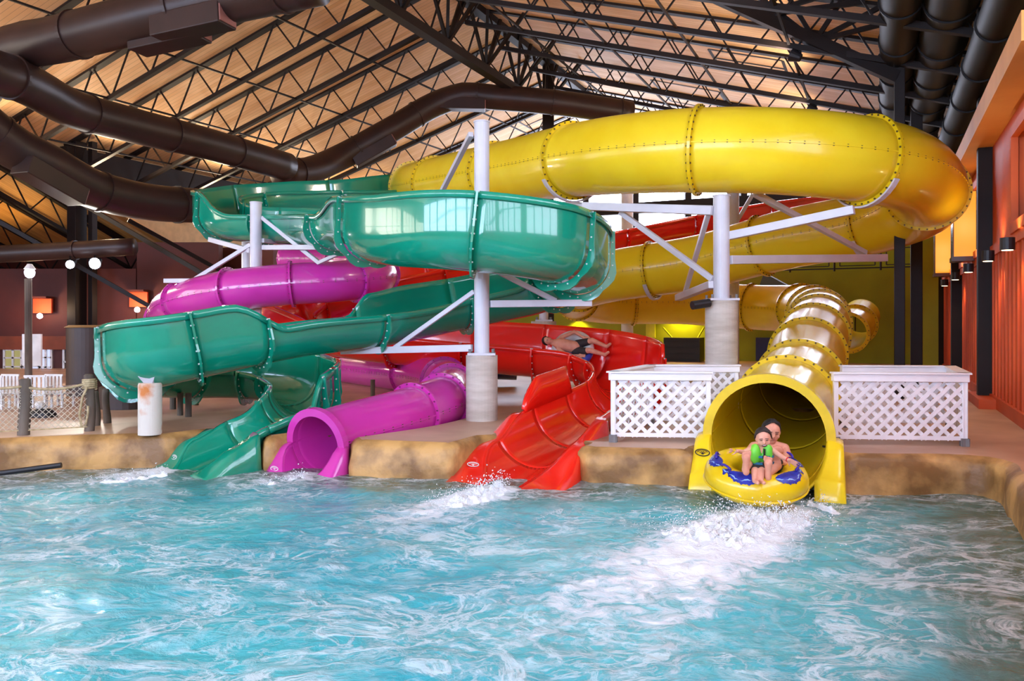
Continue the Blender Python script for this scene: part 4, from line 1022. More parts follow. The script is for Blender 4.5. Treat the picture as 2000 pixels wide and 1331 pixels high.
# gallery railing
def railing(A, B, h, label, group=None, n=8):
    t = thing('gallery_railing', (A+B)/2, label, 'railing', group); L = (B-A).length
    MB().bar(A+V(0, 0, h), B+V(0, 0, h), 0.06).build('handrail', M['black'], t); MB().bar(A+V(0, 0, 0.1), B+V(0, 0, 0.1), 0.05).build('lower_rail', M['black'], t)
    for k in range(n+1):
        q = A.lerp(B, k/n); MB().bar(q, q+V(0, 0, h), 0.06).build('baluster_post', M['black'], t)
    mb = MB()
    for k in range(n):
        a = A.lerp(B, (k+0.12)/n); b_ = A.lerp(B, (k+0.88)/n)
        for (p0, p1) in ((a+V(0, 0, .2), b_+V(0, 0, .2)), (a+V(0, 0, h-.12), b_+V(0, 0, h-.12)), (a+V(0, 0, .2), a+V(0, 0, h-.12)), (b_+V(0, 0, .2), b_+V(0, 0, h-.12))): mb.bar(p0, p1, 0.035)
    mb.build('infill', M['black'], t); return t
railing(W(33.35, -13, 4.0), W(33.35, 1.7, 4.0), 0.95, 'black geometric railing along the gallery above the lime wall', n=9)
mb = MB(); c0 = W(33.2, -4.6, 3.9)
tag(MB().bar(P(1490, 545, 31), P(1590, 600, 29), 0.12, 0.5).build('stair_stringer', M['black']), 'black stair flight dropping from the gallery behind the yellow tube', 'stairs')
# platform with rider walking
pf = P(1712, 672, 31); 
tag(MB().box(V(pf.x+0.3, pf.y+0.8, (pf.z+0.45)/2), (3.0, 2.2, pf.z-0.45), BX, AX).build('low_platform', M['navy']), 'dark platform where a person walks beyond the yellow bend', 'platform')
railing(V(pf.x-1.0, pf.y-0.4, pf.z), V(pf.x+1.6, pf.y-0.9, pf.z), 1.1, 'black mesh railing on the low platform by the walking person', n=3)
# second yellow slide mouth far behind
t = thing('tube_slide', P(1668, 640, 27), 'short far yellow tube end standing open beside the walking person', 'water slide')
fp = Path([P(1682, 618, 28.6), P(1672, 634, 27.5), P(1655, 650, 26.5)]); tube_section(fp, 0, 2, 0.6, M['yellow'], t); annulus(fp, 1, 0.6, 0.72, 0.08, M['yellow_rim'], t); annulus(fp, 2, 0.6, 0.72, 0.08, M['yellow_rim'], t)
# ================================================================== RIGHT WALL FITTINGS
def lantern(s_, label):
    c = W(s_, 1.72, 4.15); t = thing('wall_lantern', c, label, 'lantern')
    MB().box(c, (0.52, 0.42, 1.45), AX, BX).build('glow_box', M['lantern'], t)
    mb = MB(); mb.box(c-BX*0.225, (0.54, 0.02, 1.5), AX, BX); mb.box(c+V(0, 0, 0.75), (0.58, 0.5, 0.06), AX, BX); mb.box(c-V(0, 0, 0.75), (0.62, 0.52, 0.1), AX, BX); mb.build('bronze_frame', M['lantern_side'], t)
    ld = bpy.data.lights.new('lantern_light', 'POINT'); ld.energy = 12; ld.color = (1, 0.6, 0.3); ld.shadow_soft_size = 0.2
    lo_ = bpy.data.objects.new('lantern_light', ld); scn.collection.objects.link(lo_); lo_.parent = t; lo_.location = -AX*0.7
lantern(20.3, 'tall glowing orange lantern on the wall next to the closest dark column'); lantern(26.6, 'second glowing orange lantern further along the wall')
for i, s_ in enumerate((13.7, 16.0, 19.3, 22.5, 26.0)):
    q = W(s_, 1.72, 3.15); u = 1000+q.x/q.y*F; v = HZ-(q.z-CH)/q.y*F
    sconce('small black downlight on the orange wall', u, v, q.y, (255, 216, 168), True, 0.1, 40, 'downlights along the orange wall')
for s_ in (6.5, 10):   # the same lights continue beside the camera
    q = W(s_, 1.72, 3.15); t = thing('wall_sconce', q, 'small black downlight on the orange wall', 'wall lamp', 'downlights along the orange wall')
    MB().tube([q-V(0, 0, .09), q+V(0, 0, .09)], 0.1, 16).build('lamp_can', M['black'], t)
    ld = bpy.data.lights.new('sconce_light', 'SPOT'); ld.energy = 30; ld.color = (1, 0.68, 0.4); ld.spot_size = 2.3; lo_ = bpy.data.objects.new('sconce_light', ld); scn.collection.objects.link(lo_); lo_.parent = t; lo_.location = V(0, 0, -0.12)
wallbox('trim_6', 16.4, 18.3, 1.62, 1.95, 0.45, 0.62, M['orange_paint'])
# ================================================================== RAFT AND PEOPLE
M['skin'] = mat('skin', (226, 160, 132), 0.5, (212, 142, 116), 9)
M['skin_child'] = mat('skin_child', (232, 172, 146), 0.5, (220, 154, 130), 9)
M['sole'] = mat('sole_skin', (232, 176, 150), 0.55, (206, 132, 106), 14)
M['hair'] = mat('dark_hair', (30, 24, 24), 0.6, (18, 14, 14), 30)
M['hair_child'] = mat('brown_hair', (56, 42, 38), 0.6, (34, 26, 24), 30)
M['vest'] = mat('lime_vest', (130, 226, 60), 0.45, (96, 206, 60), 4)
M['strap'] = mat('teal_strap', (30, 120, 160), 0.5)
M['raft'] = mat('yellow_vinyl', (240, 206, 22), 0.28, (230, 194, 16), 2, coat=0.3)
M['flame'] = mat('blue_flame_print', (34, 52, 170), 0.4, (22, 34, 130), 14)
M['flame_pale'] = mat('pale_flame_edge', (150, 190, 240), 0.45)
M['purple_handle'] = mat('purple_handle', (58, 40, 170), 0.4)
M['shorts'] = mat('dark_shorts', (44, 36, 40), 0.7)
M['mouth'] = mat('mouth_dark', (120, 40, 40), 0.5)
M['wristband'] = mat('red_band', (220, 40, 50), 0.5)
M['lips'] = mat('lips', (190, 100, 92), 0.5)
def chain(mb, pts, radii, seg=14):
    """tapered limb with rounded joints"""
    pts = [Vector(p) for p in pts]
    for p, r in zip(pts, radii): mb.ball(p, r*0.995, seg, 8)
    for i in range(len(pts)-1):
        mb.tube([pts[i].lerp(pts[i+1], k/4) for k in range(5)], 1, seg, radii=[radii[i]+(radii[i+1]-radii[i])*k/4 for k in range(5)])
def hand(mb, wrist, tip_dir, side_dir, size=0.085, curl=0.35, palm_n=None, spread=0.12):
    """palm with four separate fingers and a thumb"""
    d = Vector(tip_dir).normalized(); sd = Vector(side_dir); sd = (sd-d*sd.dot(d)).normalized(); n = Vector(palm_n) if palm_n else d.cross(sd)
    n = n.normalized(); k = size/0.085
    mb.box(wrist+d*0.042*k, (0.075*k, 0.085*k, 0.024*k), sd, d, n)
    for i, (o, L) in enumerate(((-0.028, 0.062), (-0.0095, 0.07), (0.0095, 0.067), (0.028, 0.052))):
        b = wrist+d*0.08*k+sd*o*k; f = d+sd*(spread*o/0.02)
        p1 = b+f.normalized()*L*0.42*k; p2 = p1+(f+n*curl).normalized()*L*0.33*k; p3 = p2+(f+n*curl*2).normalized()*L*0.28*k
        chain(mb, [b, p1, p2, p3], [0.0085*k, 0.008*k, 0.0075*k, 0.0062*k], 8)
    tb = wrist+d*0.02*k-sd*0.035*k; t1 = tb+(d*0.6-sd*0.8).normalized()*0.032*k; t2 = t1+(d*0.9-sd*0.4+n*curl).normalized()*0.028*k
    chain(mb, [tb, t1, t2], [0.012*k, 0.0095*k, 0.008*k], 8)
def head(mb, c, r, fwd, up):
    """skull, face wedge, nose, ears and chin; returns frame"""
    f = Vector(fwd).normalized(); u = Vector(up); u = (u-f*u.dot(f)).normalized(); x = f.cross(u)
    mb.ball(c+u*0.12*r-f*0.1*r, (0.78*r, 0.92*r, 0.92*r), 20, 14, x, f, u)
    mb.ball(c-u*0.28*r+f*0.16*r, (0.62*r, 0.62*r, 0.74*r), 18, 12, x, f, u)
    mb.ball(c-u*0.80*r+f*0.38*r, (0.34*r, 0.3*r, 0.24*r), 12, 8, x, f, u)
    for s in (-1, 1):
        mb.ball(c+x*(0.42*s*r)-u*0.28*r+f*0.46*r, (0.24*r, 0.2*r, 0.24*r), 12, 8, x, f, u)
        mb.ball(c+x*(0.76*s*r)-u*0.1*r-f*0.05*r, (0.09*r, 0.16*r, 0.24*r), 10, 8, x, f, u)
        mb.ball(c+x*(0.3*s*r)+u*0.2*r+f*0.62*r, (0.26*r, 0.12*r, 0.08*r), 10, 8, x, f, u)
    chain(mb, [c+u*0.08*r+f*0.72*r, c-u*0.22*r+f*0.9*r], [0.08*r, 0.14*r], 10)
    return f, u, x
def face(parent, c, r, f, u, x, smile=False, hairm=None, shut=True):
    for s in (-1, 1):
        e = c+x*(0.3*s*r)+u*0.06*r+f*0.79*r
        MB().ball(e, (0.15*r, 0.05*r, 0.035*r), 10, 6, x, f, u).build('eye', M['hair'], parent, smooth=True)
        MB().bar(e+u*0.17*r-x*0.17*r, e+u*0.17*r+x*0.17*r, 0.05*r, 0.05*r).build('eyebrow', hairm, parent)
    m_ = c-u*0.52*r+f*0.80*r
    if smile:
        MB().ball(m_, (0.3*r, 0.09*r, 0.12*r), 14, 8, x, f, u).build('mouth', M['mouth'], parent, smooth=True)
        MB().ball(m_+u*0.05*r+f*0.03*r, (0.22*r, 0.075*r, 0.05*r), 12, 6, x, f, u).build('teeth', M['white_paint'], parent, smooth=True)
    else: MB().ball(m_, (0.22*r, 0.06*r, 0.05*r), 12, 6, x, f, u).build('mouth', M['lips'], parent, smooth=True)
def hair_cap(parent, c, r, f, u, x, m_, fr=0.55, name='hair'):
    mb = MB(); rows = []
    for i in range(11):
        row = []
        for k in range(26):
            a = 2*PI*k/26; lim = (1.95 if math.sin(a) < 0.1 else 1.95-fr*1.5*max(0, math.sin(a))**0.6); ph = lim*i/10*0.92
            jit = 1+0.035*math.sin(a*9+i)+0.07*random.random()
            row.append(c+u*0.12*r-f*0.1*r+x*(0.84*r*jit*math.sin(ph)*math.cos(a))+f*(0.98*r*jit*math.sin(ph)*math.sin(a))+u*(1.02*r*jit*math.cos(ph)))
        rows.append(row)
    mb.grid(rows, closed=True); return mb.build(name, m_, parent, smooth=True, solid=0.012, off=0)
def finish_body(mb, name, m_, parent, vox=0.007):
    o = mb.build(name, m_, parent, smooth=True)
    md = o.modifiers.new('remesh', 'REMESH'); md.mode = 'VOXEL'; md.voxel_size = vox; md.use_smooth_shade = True
    md = o.modifiers.new('smooth', 'SMOOTH'); md.factor = 0.5; md.iterations = 4
    return o
# ---- two-person raft
RC = P(1476, 928, 8.62); tilt = math.radians(13); RM, Rm = 0.385, 0.158
rX = V(1, 0, 0); rF = V(0, -math.cos(tilt), -math.sin(tilt)); rU = V(0, -math.sin(tilt), math.cos(tilt))
RC.z = 0.33
def raft_pt(a, b, rr=Rm): # a round the ring (0 = toward the right), b round the tube
    d = rX*math.cos(a)+rF*math.sin(a); return RC+d*(RM+rr*math.cos(b))+rU*(rr*math.sin(b)*1.05)
raft = thing('inflatable_raft', V(RC.x, RC.y, 0.05), 'round yellow inflatable raft with blue flame prints carrying the man and child', 'raft')
mb = MB(); mb.grid([[raft_pt(2*PI*i/72, 2*PI*k/28) for k in range(28)] for i in range(73)], closed=True); mb.build('ring_tube', M['raft'], raft, smooth=True)
mb = MB(); n = 40; mb.add([RC-rU*0.09+rX*(0.29*math.cos(2*PI*k/n))+rF*(0.29*math.sin(2*PI*k/n)) for k in range(n)], [tuple(range(n))]); mb.build('raft_floor', M['raft'], raft, solid=0.02)
mb = MB(); rows = []
for i in range(97): 
    a = 2*PI*i/96; b0 = -0.35+0.03*math.sin(a*48); rows.append([raft_pt(a, b0+q, Rm+0.004) for q in (-0.05, 0, 0.05)]+[raft_pt(a, b0, Rm+0.02)])
mb.grid(rows, closed=True); mb.build('seam_ruffle', M['raft'], raft)
random.seed(3)
def flame(a0, a1, bc, bw):
    rows = []; rows2 = []; n = 44
    for i in range(n+1):
        f = i/n; a = a0+(a1-a0)*f; wv = bw*(math.sin(PI*min(1, f*1.15+0.04))**0.7 if f < 0.83 else max(0.02, (1-f)/0.17)*0.7)
        j = 0.035*math.sin(f*41)+0.03*math.sin(f*83+1)
        lo_ = bc-wv*0.5+j; hi_ = bc+wv*0.5-j*0.6
        rows.append([raft_pt(a, lo_+(hi_-lo_)*k/8, Rm+0.004) for k in range(9)])
        rows2.append([raft_pt(a, lo_+(hi_-lo_)*(0.25+0.2*math.sin(f*9)*0.4)+(0.05+0.05*math.sin(f*23))*q, Rm+0.0065) for q in (0, 1)])
    mb = MB(); mb.grid(rows); o = mb.build('flame_print', M['flame'], raft, smooth=True)
    mb = MB(); mb.grid(rows2); mb.build('flame_streak', M['flame_pale'], o, smooth=True)
flame(1.42, 0.4, 1.2, 1.05); flame(1.72, 2.75, 1.15, 1.05); flame(0.28, -0.5, 1.25, 0.95); flame(2.9, 3.75, 1.25, 0.95)
for a in (0.5, 2.7, -0.35, 3.5):
    pts = [raft_pt(a+0.16*math.cos(q), 1.35, Rm+0.005+0.03*math.sin(q)) for q in [PI*k/8 for k in range(9)]]
    MB().tube(pts, 0.013, 8).build('grab_handle', M['purple_handle'], raft, smooth=True)
# ---- man
Ym = 8.86
c = P(1507, 844, Ym); man = thing('person', V(c.x, Ym, 0.3), 'bare-chested man with short dark hair sitting at the back of the raft holding the child', 'person')
mb = MB()
pel = P(1500, 905, Ym+0.0); chest = P(1504, 882, Ym+0.02); nk = P(1506, 866, Ym+0.02)
mb.ball(pel, (0.15, 0.11, 0.1), 16, 10); mb.ball(P(1502, 893, Ym), (0.135, 0.1, 0.11), 16, 10); mb.ball(P(1503, 880, Ym), (0.165, 0.105, 0.085), 16, 10)
mb.ball(P(1504, 872, Ym), (0.15, 0.08, 0.05), 16, 10)
shL = P(1472, 873, Ym); shR = P(1532, 876, Ym)
chain(mb, [shL, P(1504, 869, Ym), shR], [0.055, 0.06, 0.055]); chain(mb, [P(1505, 870, Ym), P(1506, 855, Ym)], [0.056, 0.052])
for s, q in ((-1, P(1490, 877, Ym-0.09)), (1, P(1518, 879, Ym-0.09))): mb.ball(q, (0.065, 0.03, 0.045), 12, 8)
hc = P(1507, 844, Ym-0.03); f_, u_, x_ = head(mb, hc, 0.118, V(-0.08, -1, -0.18), V(0.02, 0, 1))
# arms
elL = P(1455, 893, Ym-0.2); chain(mb, [shL, shL.lerp(elL, .4), elL], [0.054, 0.048, 0.038]); wL = P(1474, 898, Ym-0.42)
chain(mb, [elL, elL.lerp(wL, .35), wL], [0.038, 0.036, 0.026])
elR = P(1543, 905, Ym-0.18); chain(mb, [shR, shR.lerp(elR, .4), elR], [0.054, 0.05, 0.04]); wR = P(1519, 903, Ym-0.42)
chain(mb, [elR, elR.lerp(wR, .35), wR], [0.04, 0.037, 0.027])
hand(mb, wR, P(1508, 889, Ym-0.47)-wR, V(0.6, 0, 0.5), 0.088, 0.5, V(-0.3, 0.9, 0)); hand(mb, wL, V(0.7, -0.1, 0.6), V(-0.3, 0, 0.6), 0.085, 0.5, V(0.1, 0.9, 0))
# legs forward over the raft, soles to the front
for (hu, ku, kv, au, av) in ((1490, 1462, 900, 1455, 922), (1512, 1516, 906, 1498, 932)):
    hip = P(hu, 908, Ym-0.06); knee = P(ku, kv+4, Ym-0.42); ank = P(au, av-4, Ym-0.66)
    chain(mb, [hip, hip.lerp(knee, .5), knee], [0.085, 0.075, 0.056]); chain(mb, [knee, knee.lerp(ank, .35), ank], [0.054, 0.052, 0.034])
    heel = ank+V(0, -0.04, -0.02); up_ = V(-0.02 if hu < 1500 else -0.03, -0.12, 1).normalized()
    ball_ = heel+up_*0.15; chain(mb, [heel, heel+up_*0.07, ball_], [0.034, 0.031, 0.042])
    mb.ball(ball_, (0.047, 0.022, 0.04), 12, 8)
    for k in range(5):
        o_ = (-0.036+0.018*k)*(1 if hu > 1500 else -1); rr = 0.0155 if k == 0 else 0.0105
        tb = ball_+V(o_, 0, 0)+up_*0.035; chain(mb, [tb, tb+up_*(0.034-0.004*k)], [rr, rr*0.95], 8)
body = finish_body(mb, 'body', M['skin'], man, 0.0065)
hair_cap(man, hc, 0.118, f_, u_, x_, M['hair'], 0.95); face(man, hc, 0.118, f_, u_, x_, False, M['hair'])
MB().tube([wR.lerp(elR, 0.08), wR.lerp(elR, 0.2)], 0.033, 16).build('wristwatch', M['black'], man)
mb = MB()
for hu, ku, kv in ((1490, 1462, 904), (1512, 1516, 910)):
    hip = P(hu, 908, Ym-0.06); knee = P(ku, kv, Ym-0.42); chain(mb, [hip, hip.lerp(knee, .72)], [0.096, 0.082])
mb.ball(pel-V(0, 0, 0.02), (0.165, 0.125, 0.1), 16, 10); finish_body(mb, 'swim_shorts', M['shorts'], man, 0.012)
# ---- child
Yk = 8.42
c = P(1491, 858, Yk); kid = thing('person', V(c.x, Yk, 0.3), 'laughing child in a lime life vest with arms flung wide in front of the man', 'person')
mb = MB()
mb.ball(P(1484, 913, Yk), (0.095, 0.08, 0.07), 14, 9); mb.ball(P(1486, 898, Yk), (0.09, 0.07, 0.09), 14, 9); mb.ball(P(1488, 884, Yk), (0.1, 0.07, 0.075), 14, 9)
s1_ = P(1471, 876, Yk); s2_ = P(1506, 878, Yk); chain(mb, [s1_, P(1489, 874, Yk), s2_], [0.035, 0.04, 0.035]); chain(mb, [P(1490, 874, Yk), P(1491, 866, Yk)], [0.036, 0.034])
hk = P(1491, 857, Yk-0.02); fk, uk, xk = head(mb, hk, 0.098, V(-0.22, -1, -0.2), V(-0.08, 0, 1))
e1 = P(1452, 884, Yk-0.05); w1 = P(1441, 881, Yk-0.12); e2 = P(1527, 893, Yk-0.06); w2 = P(1540, 899, Yk-0.12)
chain(mb, [s1_, e1, w1], [0.033, 0.027, 0.019]); chain(mb, [s2_, e2, w2], [0.033, 0.027, 0.019])
hand(mb, w1, V(-1, -0.1, 0.02), V(0.05, -0.6, 0.8), 0.066, 0.1, V(0, 0.6, -0.6), 0.3); hand(mb, w2, V(0.85, -0.2, -0.45), V(0.3, -0.4, 0.8), 0.066, 0.15, V(0, 0.6, -0.6), 0.2)
for hu, ku, au in ((1478, 1474, 1474), (1490, 1487, 1486)):
    hip = P(hu, 916, Yk-0.02); knee = P(ku, 921, Yk-0.2); ank = P(au, 940, Yk-0.3)
    chain(mb, [hip, knee], [0.052, 0.038]); chain(mb, [knee, ank], [0.037, 0.026]); chain(mb, [ank, ank+V(0, -0.1, 0.0)], [0.024, 0.02])
finish_body(mb, 'body', M['skin_child'], kid, 0.0065)
hair_cap(kid, hk, 0.098, fk, uk, xk, M['hair_child'], 0.85); face(kid, hk, 0.098, fk, uk, xk, True, M['hair_child'])
MB().tube([w2.lerp(e2, 0.1), w2.lerp(e2, 0.22)], 0.025, 14).build('wristband', M['wristband'], kid)
# vest: two front panels with straps and shoulders
vb = MB()
for sg in (-1, 1):
    cx_ = 1487+sg*11.5; cz = P(cx_, 888, Yk-0.055)
    vb.ball(cz, (0.056, 0.052, 0.115), 16, 12); vb.ball(P(cx_+sg*1, 877, Yk-0.02), (0.048, 0.075, 0.05), 12, 8)
vb.ball(P(1487, 889, Yk+0.06), (0.11, 0.05, 0.11), 14, 10); vb.ball(P(1487, 893, Yk), (0.118, 0.085, 0.075), 18, 10)
vo = finish_body(vb, 'life_vest', M['vest'], kid, 0.01)
for v_ in (890, 903):
    pts = [P(1487, v_, Yk)+V(0.128*math.cos(a), -0.113*math.sin(a), 0) for a in [PI*k/16 for k in range(17)]]
    mb = MB(); rows = [[p-V(0, 0, 0.012), p+V(0, 0, 0.012)] for p in pts]; mb.grid(rows); mb.build('vest_strap', M['strap'], vo, solid=0.006)
    MB().box(P(1487, v_, Yk)+V(0, -0.118, 0), (0.045, 0.014, 0.03)).build('buckle', M['black'], vo)
MB().box(P(1487, 890, Yk)+V(0, -0.1, 0.0), (0.014, 0.02, 0.17)).build('zip_gap', M['black'], vo)
mb = MB(); mb.ball(P(1484, 914, Yk), (0.105, 0.09, 0.06), 14, 9)
for hu, ku in ((1478, 1474), (1490, 1487)): hip = P(hu, 916, Yk-0.02); knee = P(ku, 921, Yk-0.2); chain(mb, [hip, hip.lerp(knee, .65)], [0.06, 0.052])
finish_body(mb, 'swim_shorts', M['shorts'], kid, 0.01)
# ---- rider in the red bend on a blue and white tube
pr, Tr, Rr, Ur = rp.frame(12.6)
side = -Rr; nrm = (Ur*0.55-side*0.83).normalized(); cr = pr+side*0.36+Ur*0.02
ax1 = Tr; ax2 = nrm.cross(ax1).normalized()
t = thing('swim_ring', cr, 'blue and white inflatable ring sliding through the red bend', 'raft')
rows = [[cr+(ax1*math.cos(a)+ax2*math.sin(a))*(0.33+0.12*math.cos(b))+nrm*(0.12*math.sin(b)) for b in [2*PI*k/16 for k in range(16)]] for a in [2*PI*i/40 for i in range(41)]]
mb = MB(); mb.grid(rows[:27], closed=True); mb.build('white_tube', M['white_paint'], t, smooth=True)
M['ring_blue'] = mat('ring_blue', (40, 80, 200), 0.3)
mb = MB(); mb.grid(rows[26:], closed=True); mb.build('blue_tube', M['ring_blue'], t, smooth=True)
mb = MB(); n = 20; mb.add([cr+(ax1*math.cos(2*PI*k/n)+ax2*math.sin(2*PI*k/n))*0.22-nrm*0.03 for k in range(n)], [tuple(range(n))]); mb.build('ring_floor', M['ring_blue'], t, solid=0.02)
rd = thing('person', cr+nrm*0.1, 'rider lying back on the blue and white ring in the red bend', 'person'); mb = MB()
hd = cr-ax1*0.42+nrm*0.2
mb.ball(cr+nrm*0.08, (0.14, 0.14, 0.1)); chain(mb, [cr+nrm*0.1+ax1*0.05, cr+nrm*0.16-ax1*0.25, hd], [0.13, 0.13, 0.06]); f2, u2, x2 = head(mb, hd-ax1*0.08+nrm*0.04, 0.105, (nrm+ax1*0.3), -ax1)
chain(mb, [cr-ax1*0.25+nrm*0.2+ax2*0.14, cr+ax2*0.3+nrm*0.22, cr+ax1*0.2+ax2*0.22+nrm*0.16], [0.045, 0.038, 0.028]); hand(mb, cr+ax1*0.2+ax2*0.22+nrm*0.16, ax1, ax2, 0.085)
chain(mb, [cr-ax1*0.25+nrm*0.2-ax2*0.14, cr-ax2*0.3+nrm*0.22, cr+ax1*0.2-ax2*0.22+nrm*0.16], [0.045, 0.038, 0.028]); hand(mb, cr+ax1*0.2-ax2*0.22+nrm*0.16, ax1, ax2, 0.085)
for sg in (-1, 1): chain(mb, [cr+ax1*0.12+ax2*0.09*sg+nrm*0.08, cr+ax1*0.42+ax2*0.12*sg+nrm*0.25, cr+ax1*0.72+ax2*0.1*sg+nrm*0.1, cr+ax1*0.8+ax2*0.1*sg+nrm*0.22], [0.085, 0.058, 0.036, 0.03])
finish_body(mb, 'body', M['skin'], rd, 0.012); hair_cap(rd, hd-ax1*0.08+nrm*0.04, 0.105, f2, u2, x2, M['hair'], 0.8); face(rd, hd-ax1*0.08+nrm*0.04, 0.105, f2, u2, x2, False, M['hair'])
mb = MB(); 
for sg in (-1, 1): chain(mb, [cr+ax1*0.1+ax2*0.09*sg+nrm*0.08, cr+ax1*0.34+ax2*0.115*sg+nrm*0.2], [0.1, 0.075])
finish_body(mb, 'swim_shorts', M['shorts'], rd, 0.016)
# ---- person walking on the far platform
b0 = V(pf.x+0.05, pf.y+0.3, pf.z+0.02); k = 0.74
wk = thing('person', b0, 'shirtless person in patterned shorts walking along the far platform', 'person'); mb = MB()
z = lambda h: V(0, 0, h*k)
mb.ball(b0+z(0.98), (0.15*k, 0.1*k, 0.12*k)); mb.ball(b0+z(1.15)+V(-.02, 0, 0), (0.14*k, 0.09*k, 0.15*k)); mb.ball(b0+z(1.36)+V(-.03, 0, 0), (0.18*k, 0.1*k, 0.14*k))
chain(mb, [b0+z(1.42), b0+z(1.6)+V(-.02, 0, 0)], [0.06*k, 0.055*k]); hh = b0+z(1.66)+V(-.03, 0, 0); f3, u3, x3 = head(mb, hh, 0.12*k, V(-1, -0.2, -0.1), V(0, 0, 1))
chain(mb, [b0+z(1.44)+V(-.05, -.1, 0), b0+z(1.3)+V(-.25, -.15, 0), b0+z(1.32)+V(-.5, -.15, 0)], [0.05*k, 0.04*k, 0.028*k]); hand(mb, b0+z(1.32)+V(-.5, -.15, 0), V(-1, 0, 0), V(0, 0, 1), 0.085*k)
chain(mb, [b0+z(1.44)+V(.08, .1, 0), b0+z(1.18)+V(.22, .1, 0), b0+z(0.98)+V(.2, .05, 0)], [0.05*k, 0.04*k, 0.028*k]); hand(mb, b0+z(0.98)+V(.2, .05, 0), V(0, 0, -1), V(0, 1, 0), 0.085*k)
chain(mb, [b0+z(0.9)+V(0, .07, 0), b0+z(0.5)+V(.16, .07, 0), b0+z(0.09)+V(.22, .07, 0)], [0.09*k, 0.06*k, 0.04*k]); chain(mb, [b0+z(0.9)+V(0, -.07, 0), b0+z(0.5)+V(-.12, -.07, 0), b0+z(0.09)+V(-.02, -.07, 0)], [0.09*k, 0.06*k, 0.04*k])
for q in (V(.22, .07, 0), V(-.02, -.07, 0)): chain(mb, [b0+q+z(0.05), b0+q+z(0.03)+V(-.14, 0, 0)], [0.04*k, 0.03*k])
finish_body(mb, 'body', M['skin'], wk, 0.012); hair_cap(wk, hh, 0.12*k, f3, u3, x3, M['hair_child'], 0.8); face(wk, hh, 0.12*k, f3, u3, x3, False, M['hair_child'])
mb = MB(); chain(mb, [b0+z(0.9)+V(0, .07, 0), b0+z(0.52)+V(.15, .07, 0)], [0.11*k, 0.085*k]); chain(mb, [b0+z(0.9)+V(0, -.07, 0), b0+z(0.52)+V(-.11, -.07, 0)], [0.11*k, 0.085*k]); mb.ball(b0+z(0.96), (0.16*k, 0.12*k, 0.08*k))
finish_body(mb, 'swim_shorts', mat('patterned_shorts', (210, 220, 230), 0.7, (40, 90, 90), 12, contrast=(0.48, 0.52)), wk, 0.016)
# ================================================================== SPLASHES
M['spray'] = mat('white_spray', (246, 250, 255), 0.55, (225, 238, 246), 12, bump=0.5, bscale=40)
M['spray'].node_tree.nodes['Principled BSDF'].inputs['Subsurface Weight'].default_value = 0.0
def splash(A, B, w0, w1, h0, h1, label, nd, seed):
    random.seed(seed); A = Vector(A); B = Vector(B); d = (B-A); L = d.length; d.normalize(); s_ = V(-d.y, d.x, 0)
    nu, nv = int(L/0.022), 60; rows = []
    for i in range(nu+1):
        f = i/nu; wv = w0+(w1-w0)*f; hh_ = (h0+(h1-h0)*f)*min(1, f/0.06+0.3)*min(1, (1-f)/0.3)**0.8; r = []
        for k in range(nv+1):
            g_ = 2*k/nv-1; ww = wv*(1+0.35*noise.noise(Vector((f*L*3.5, seed, 0)))); p = A+d*(L*f)+s_*(g_*ww); env = max(0, 1-g_*g_)**1.0
            q = Vector((p.x*6, p.y*6, seed)); tz = noise.turbulence(q, 5, False, amplitude_scale=0.62, frequency_scale=2.2)
            z_ = hh_*env*(0.35+1.0*abs(tz)) - 0.06*(1-env) - 0.03
            r.append(p+V(noise.noise(q*2.3)*0.03, noise.noise(q*2.1+Vector((5, 5, 5)))*0.03, z_))
        rows.append(r)
    mb = MB(); mb.grid(rows); base = mb
    for _ in range(nd):
        f = random.random()**1.3; wv = (w0+(w1-w0)*f)*1.15; p = A+d*(L*f)+s_*(random.gauss(0, 0.45)*wv); hh_ = (h0+(h1-h0)*f)
        z_ = 0.03+hh_*abs(random.gauss(0.45, 0.45)); r_d = random.choice((0.003, 0.004, 0.005, 0.008))*(1.2-f*0.4)
        c_ = p+V(0, 0, z_); mb.add([c_+V(r_d, 0, 0), c_-V(r_d, 0, 0), c_+V(0, r_d, 0), c_-V(0, r_d, 0), c_+V(0, 0, r_d), c_-V(0, 0, r_d)],
               [(0, 2, 4), (2, 1, 4), (1, 3, 4), (3, 0, 4), (2, 0, 5), (1, 2, 5), (3, 1, 5), (0, 3, 5)])
    o = mb.build('water_splash', M['spray'], smooth=True); tag(o, label, 'splash', kind='stuff'); return o
splash(V(2.72, 8.15, 0), V(1.5, 6.9, 0), 0.5, 0.75, 0.13, 0.17, 'big white splash bursting below the yellow raft', 2600, 1)
splash(P(985, 957, 9.2)*1, P(840, 1000, 8.2)*1, 0.12, 0.28, 0.16, 0.1, 'white splash running off the red toe', 1000, 2)
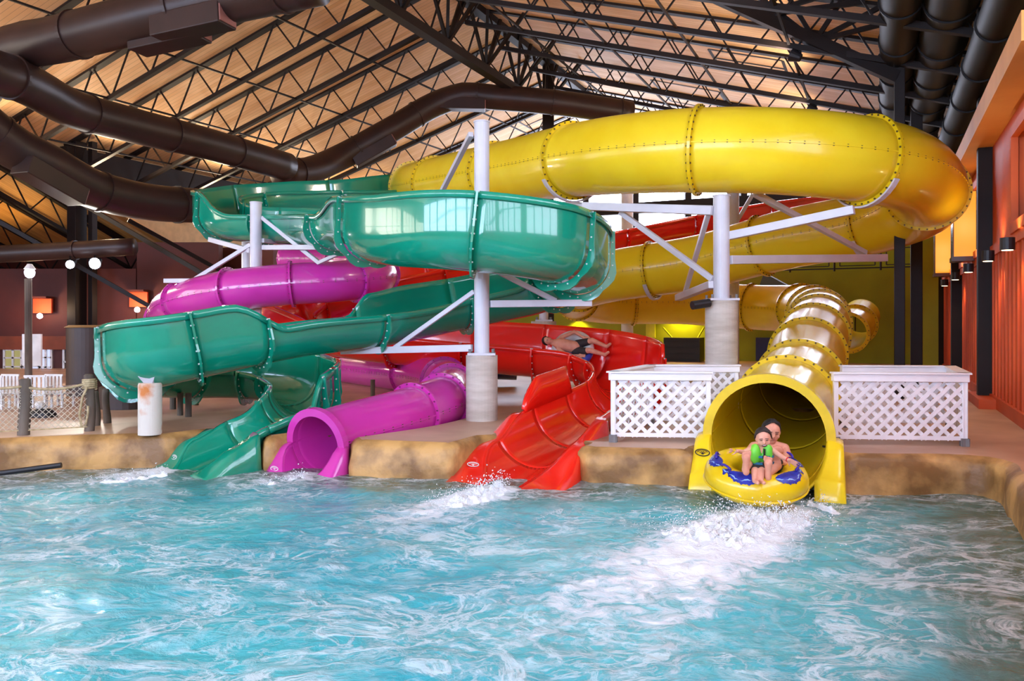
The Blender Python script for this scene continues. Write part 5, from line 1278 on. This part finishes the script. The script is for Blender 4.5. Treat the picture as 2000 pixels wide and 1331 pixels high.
splash(V(-2.62, 10.15, 0), V(-3.1, 9.55, 0), 0.08, 0.16, 0.1, 0.05, 'small white splash at the purple mouth', 200, 3)
splash(V(-4.45, 10.3, 0), V(-5.3, 9.75, 0), 0.1, 0.22, 0.1, 0.06, 'white splash running off the green toe', 240, 4)
splash(V(3.25, 8.75, 0), V(3.45, 8.3, 0), 0.1, 0.15, 0.09, 0.05, 'small white splash at the side of the yellow mouth by the lattice', 90, 5)

# ================================================================== FILL LAMPS ADDED TO BRIGHTEN THE ROOF
def fill_uplight(loc, aim, e, col, label, group, hang=0.0):
    t = thing('fill_uplight', loc, label, 'lamp', group); d = (Vector(aim)-Vector(loc)).normalized()
    MB().tube([loc-d*0.12, loc+d*0.1], 0.13, 14, radii=[0.08, 0.15]).build('lamp_housing', M['black'], t)
    MB().tube([loc+d*0.085, loc+d*0.1], 0.12, 14).build('lens', M['lamp_white'], t)
    MB().bar(loc-d*0.1, loc-d*0.1-V(0, 0, hang+0.12), 0.05).build('bracket', M['black'], t)
    ld = bpy.data.lights.new('fill_uplight', 'SPOT'); ld.energy = e; ld.color = col; ld.spot_size = 2.5; ld.spot_blend = 0.6; ld.shadow_soft_size = 0.3
    o = bpy.data.objects.new('fill_uplight', ld); scn.collection.objects.link(o); o.parent = t; o.location = d*0.14
    o.rotation_euler = d.to_track_quat('-Z', 'Y').to_euler()
for s_ in (13.5, 18.5, 23.5, 29): fill_uplight(W(s_, LEFT_T+0.75, 6.0), W(s_, -16, 10.0), 900, (1, 0.78, 0.52), 'small added fill lamp fixed below the eave on the cream wall side', 'added fill lamps on the cream wall side')
for s_ in (js[2], js[4], js[6], js[8]): fill_uplight(W(s_, -1.6, roof_z(-1.6)-1.45), W(s_+0.5, -8, 11.0), 600, (1, 0.82, 0.62), 'small added fill lamp clamped to a joist of the slope toward the orange wall', 'added fill lamps on the orange wall side', -0.28)
for t_ in (-29, -36): fill_uplight(W(17.5, t_, 2.6), W(15, t_, 8), 700, (1, 0.68, 0.3), 'small added fill lamp washing the low side roof', 'added fill lamps under the side roof', 2.0)
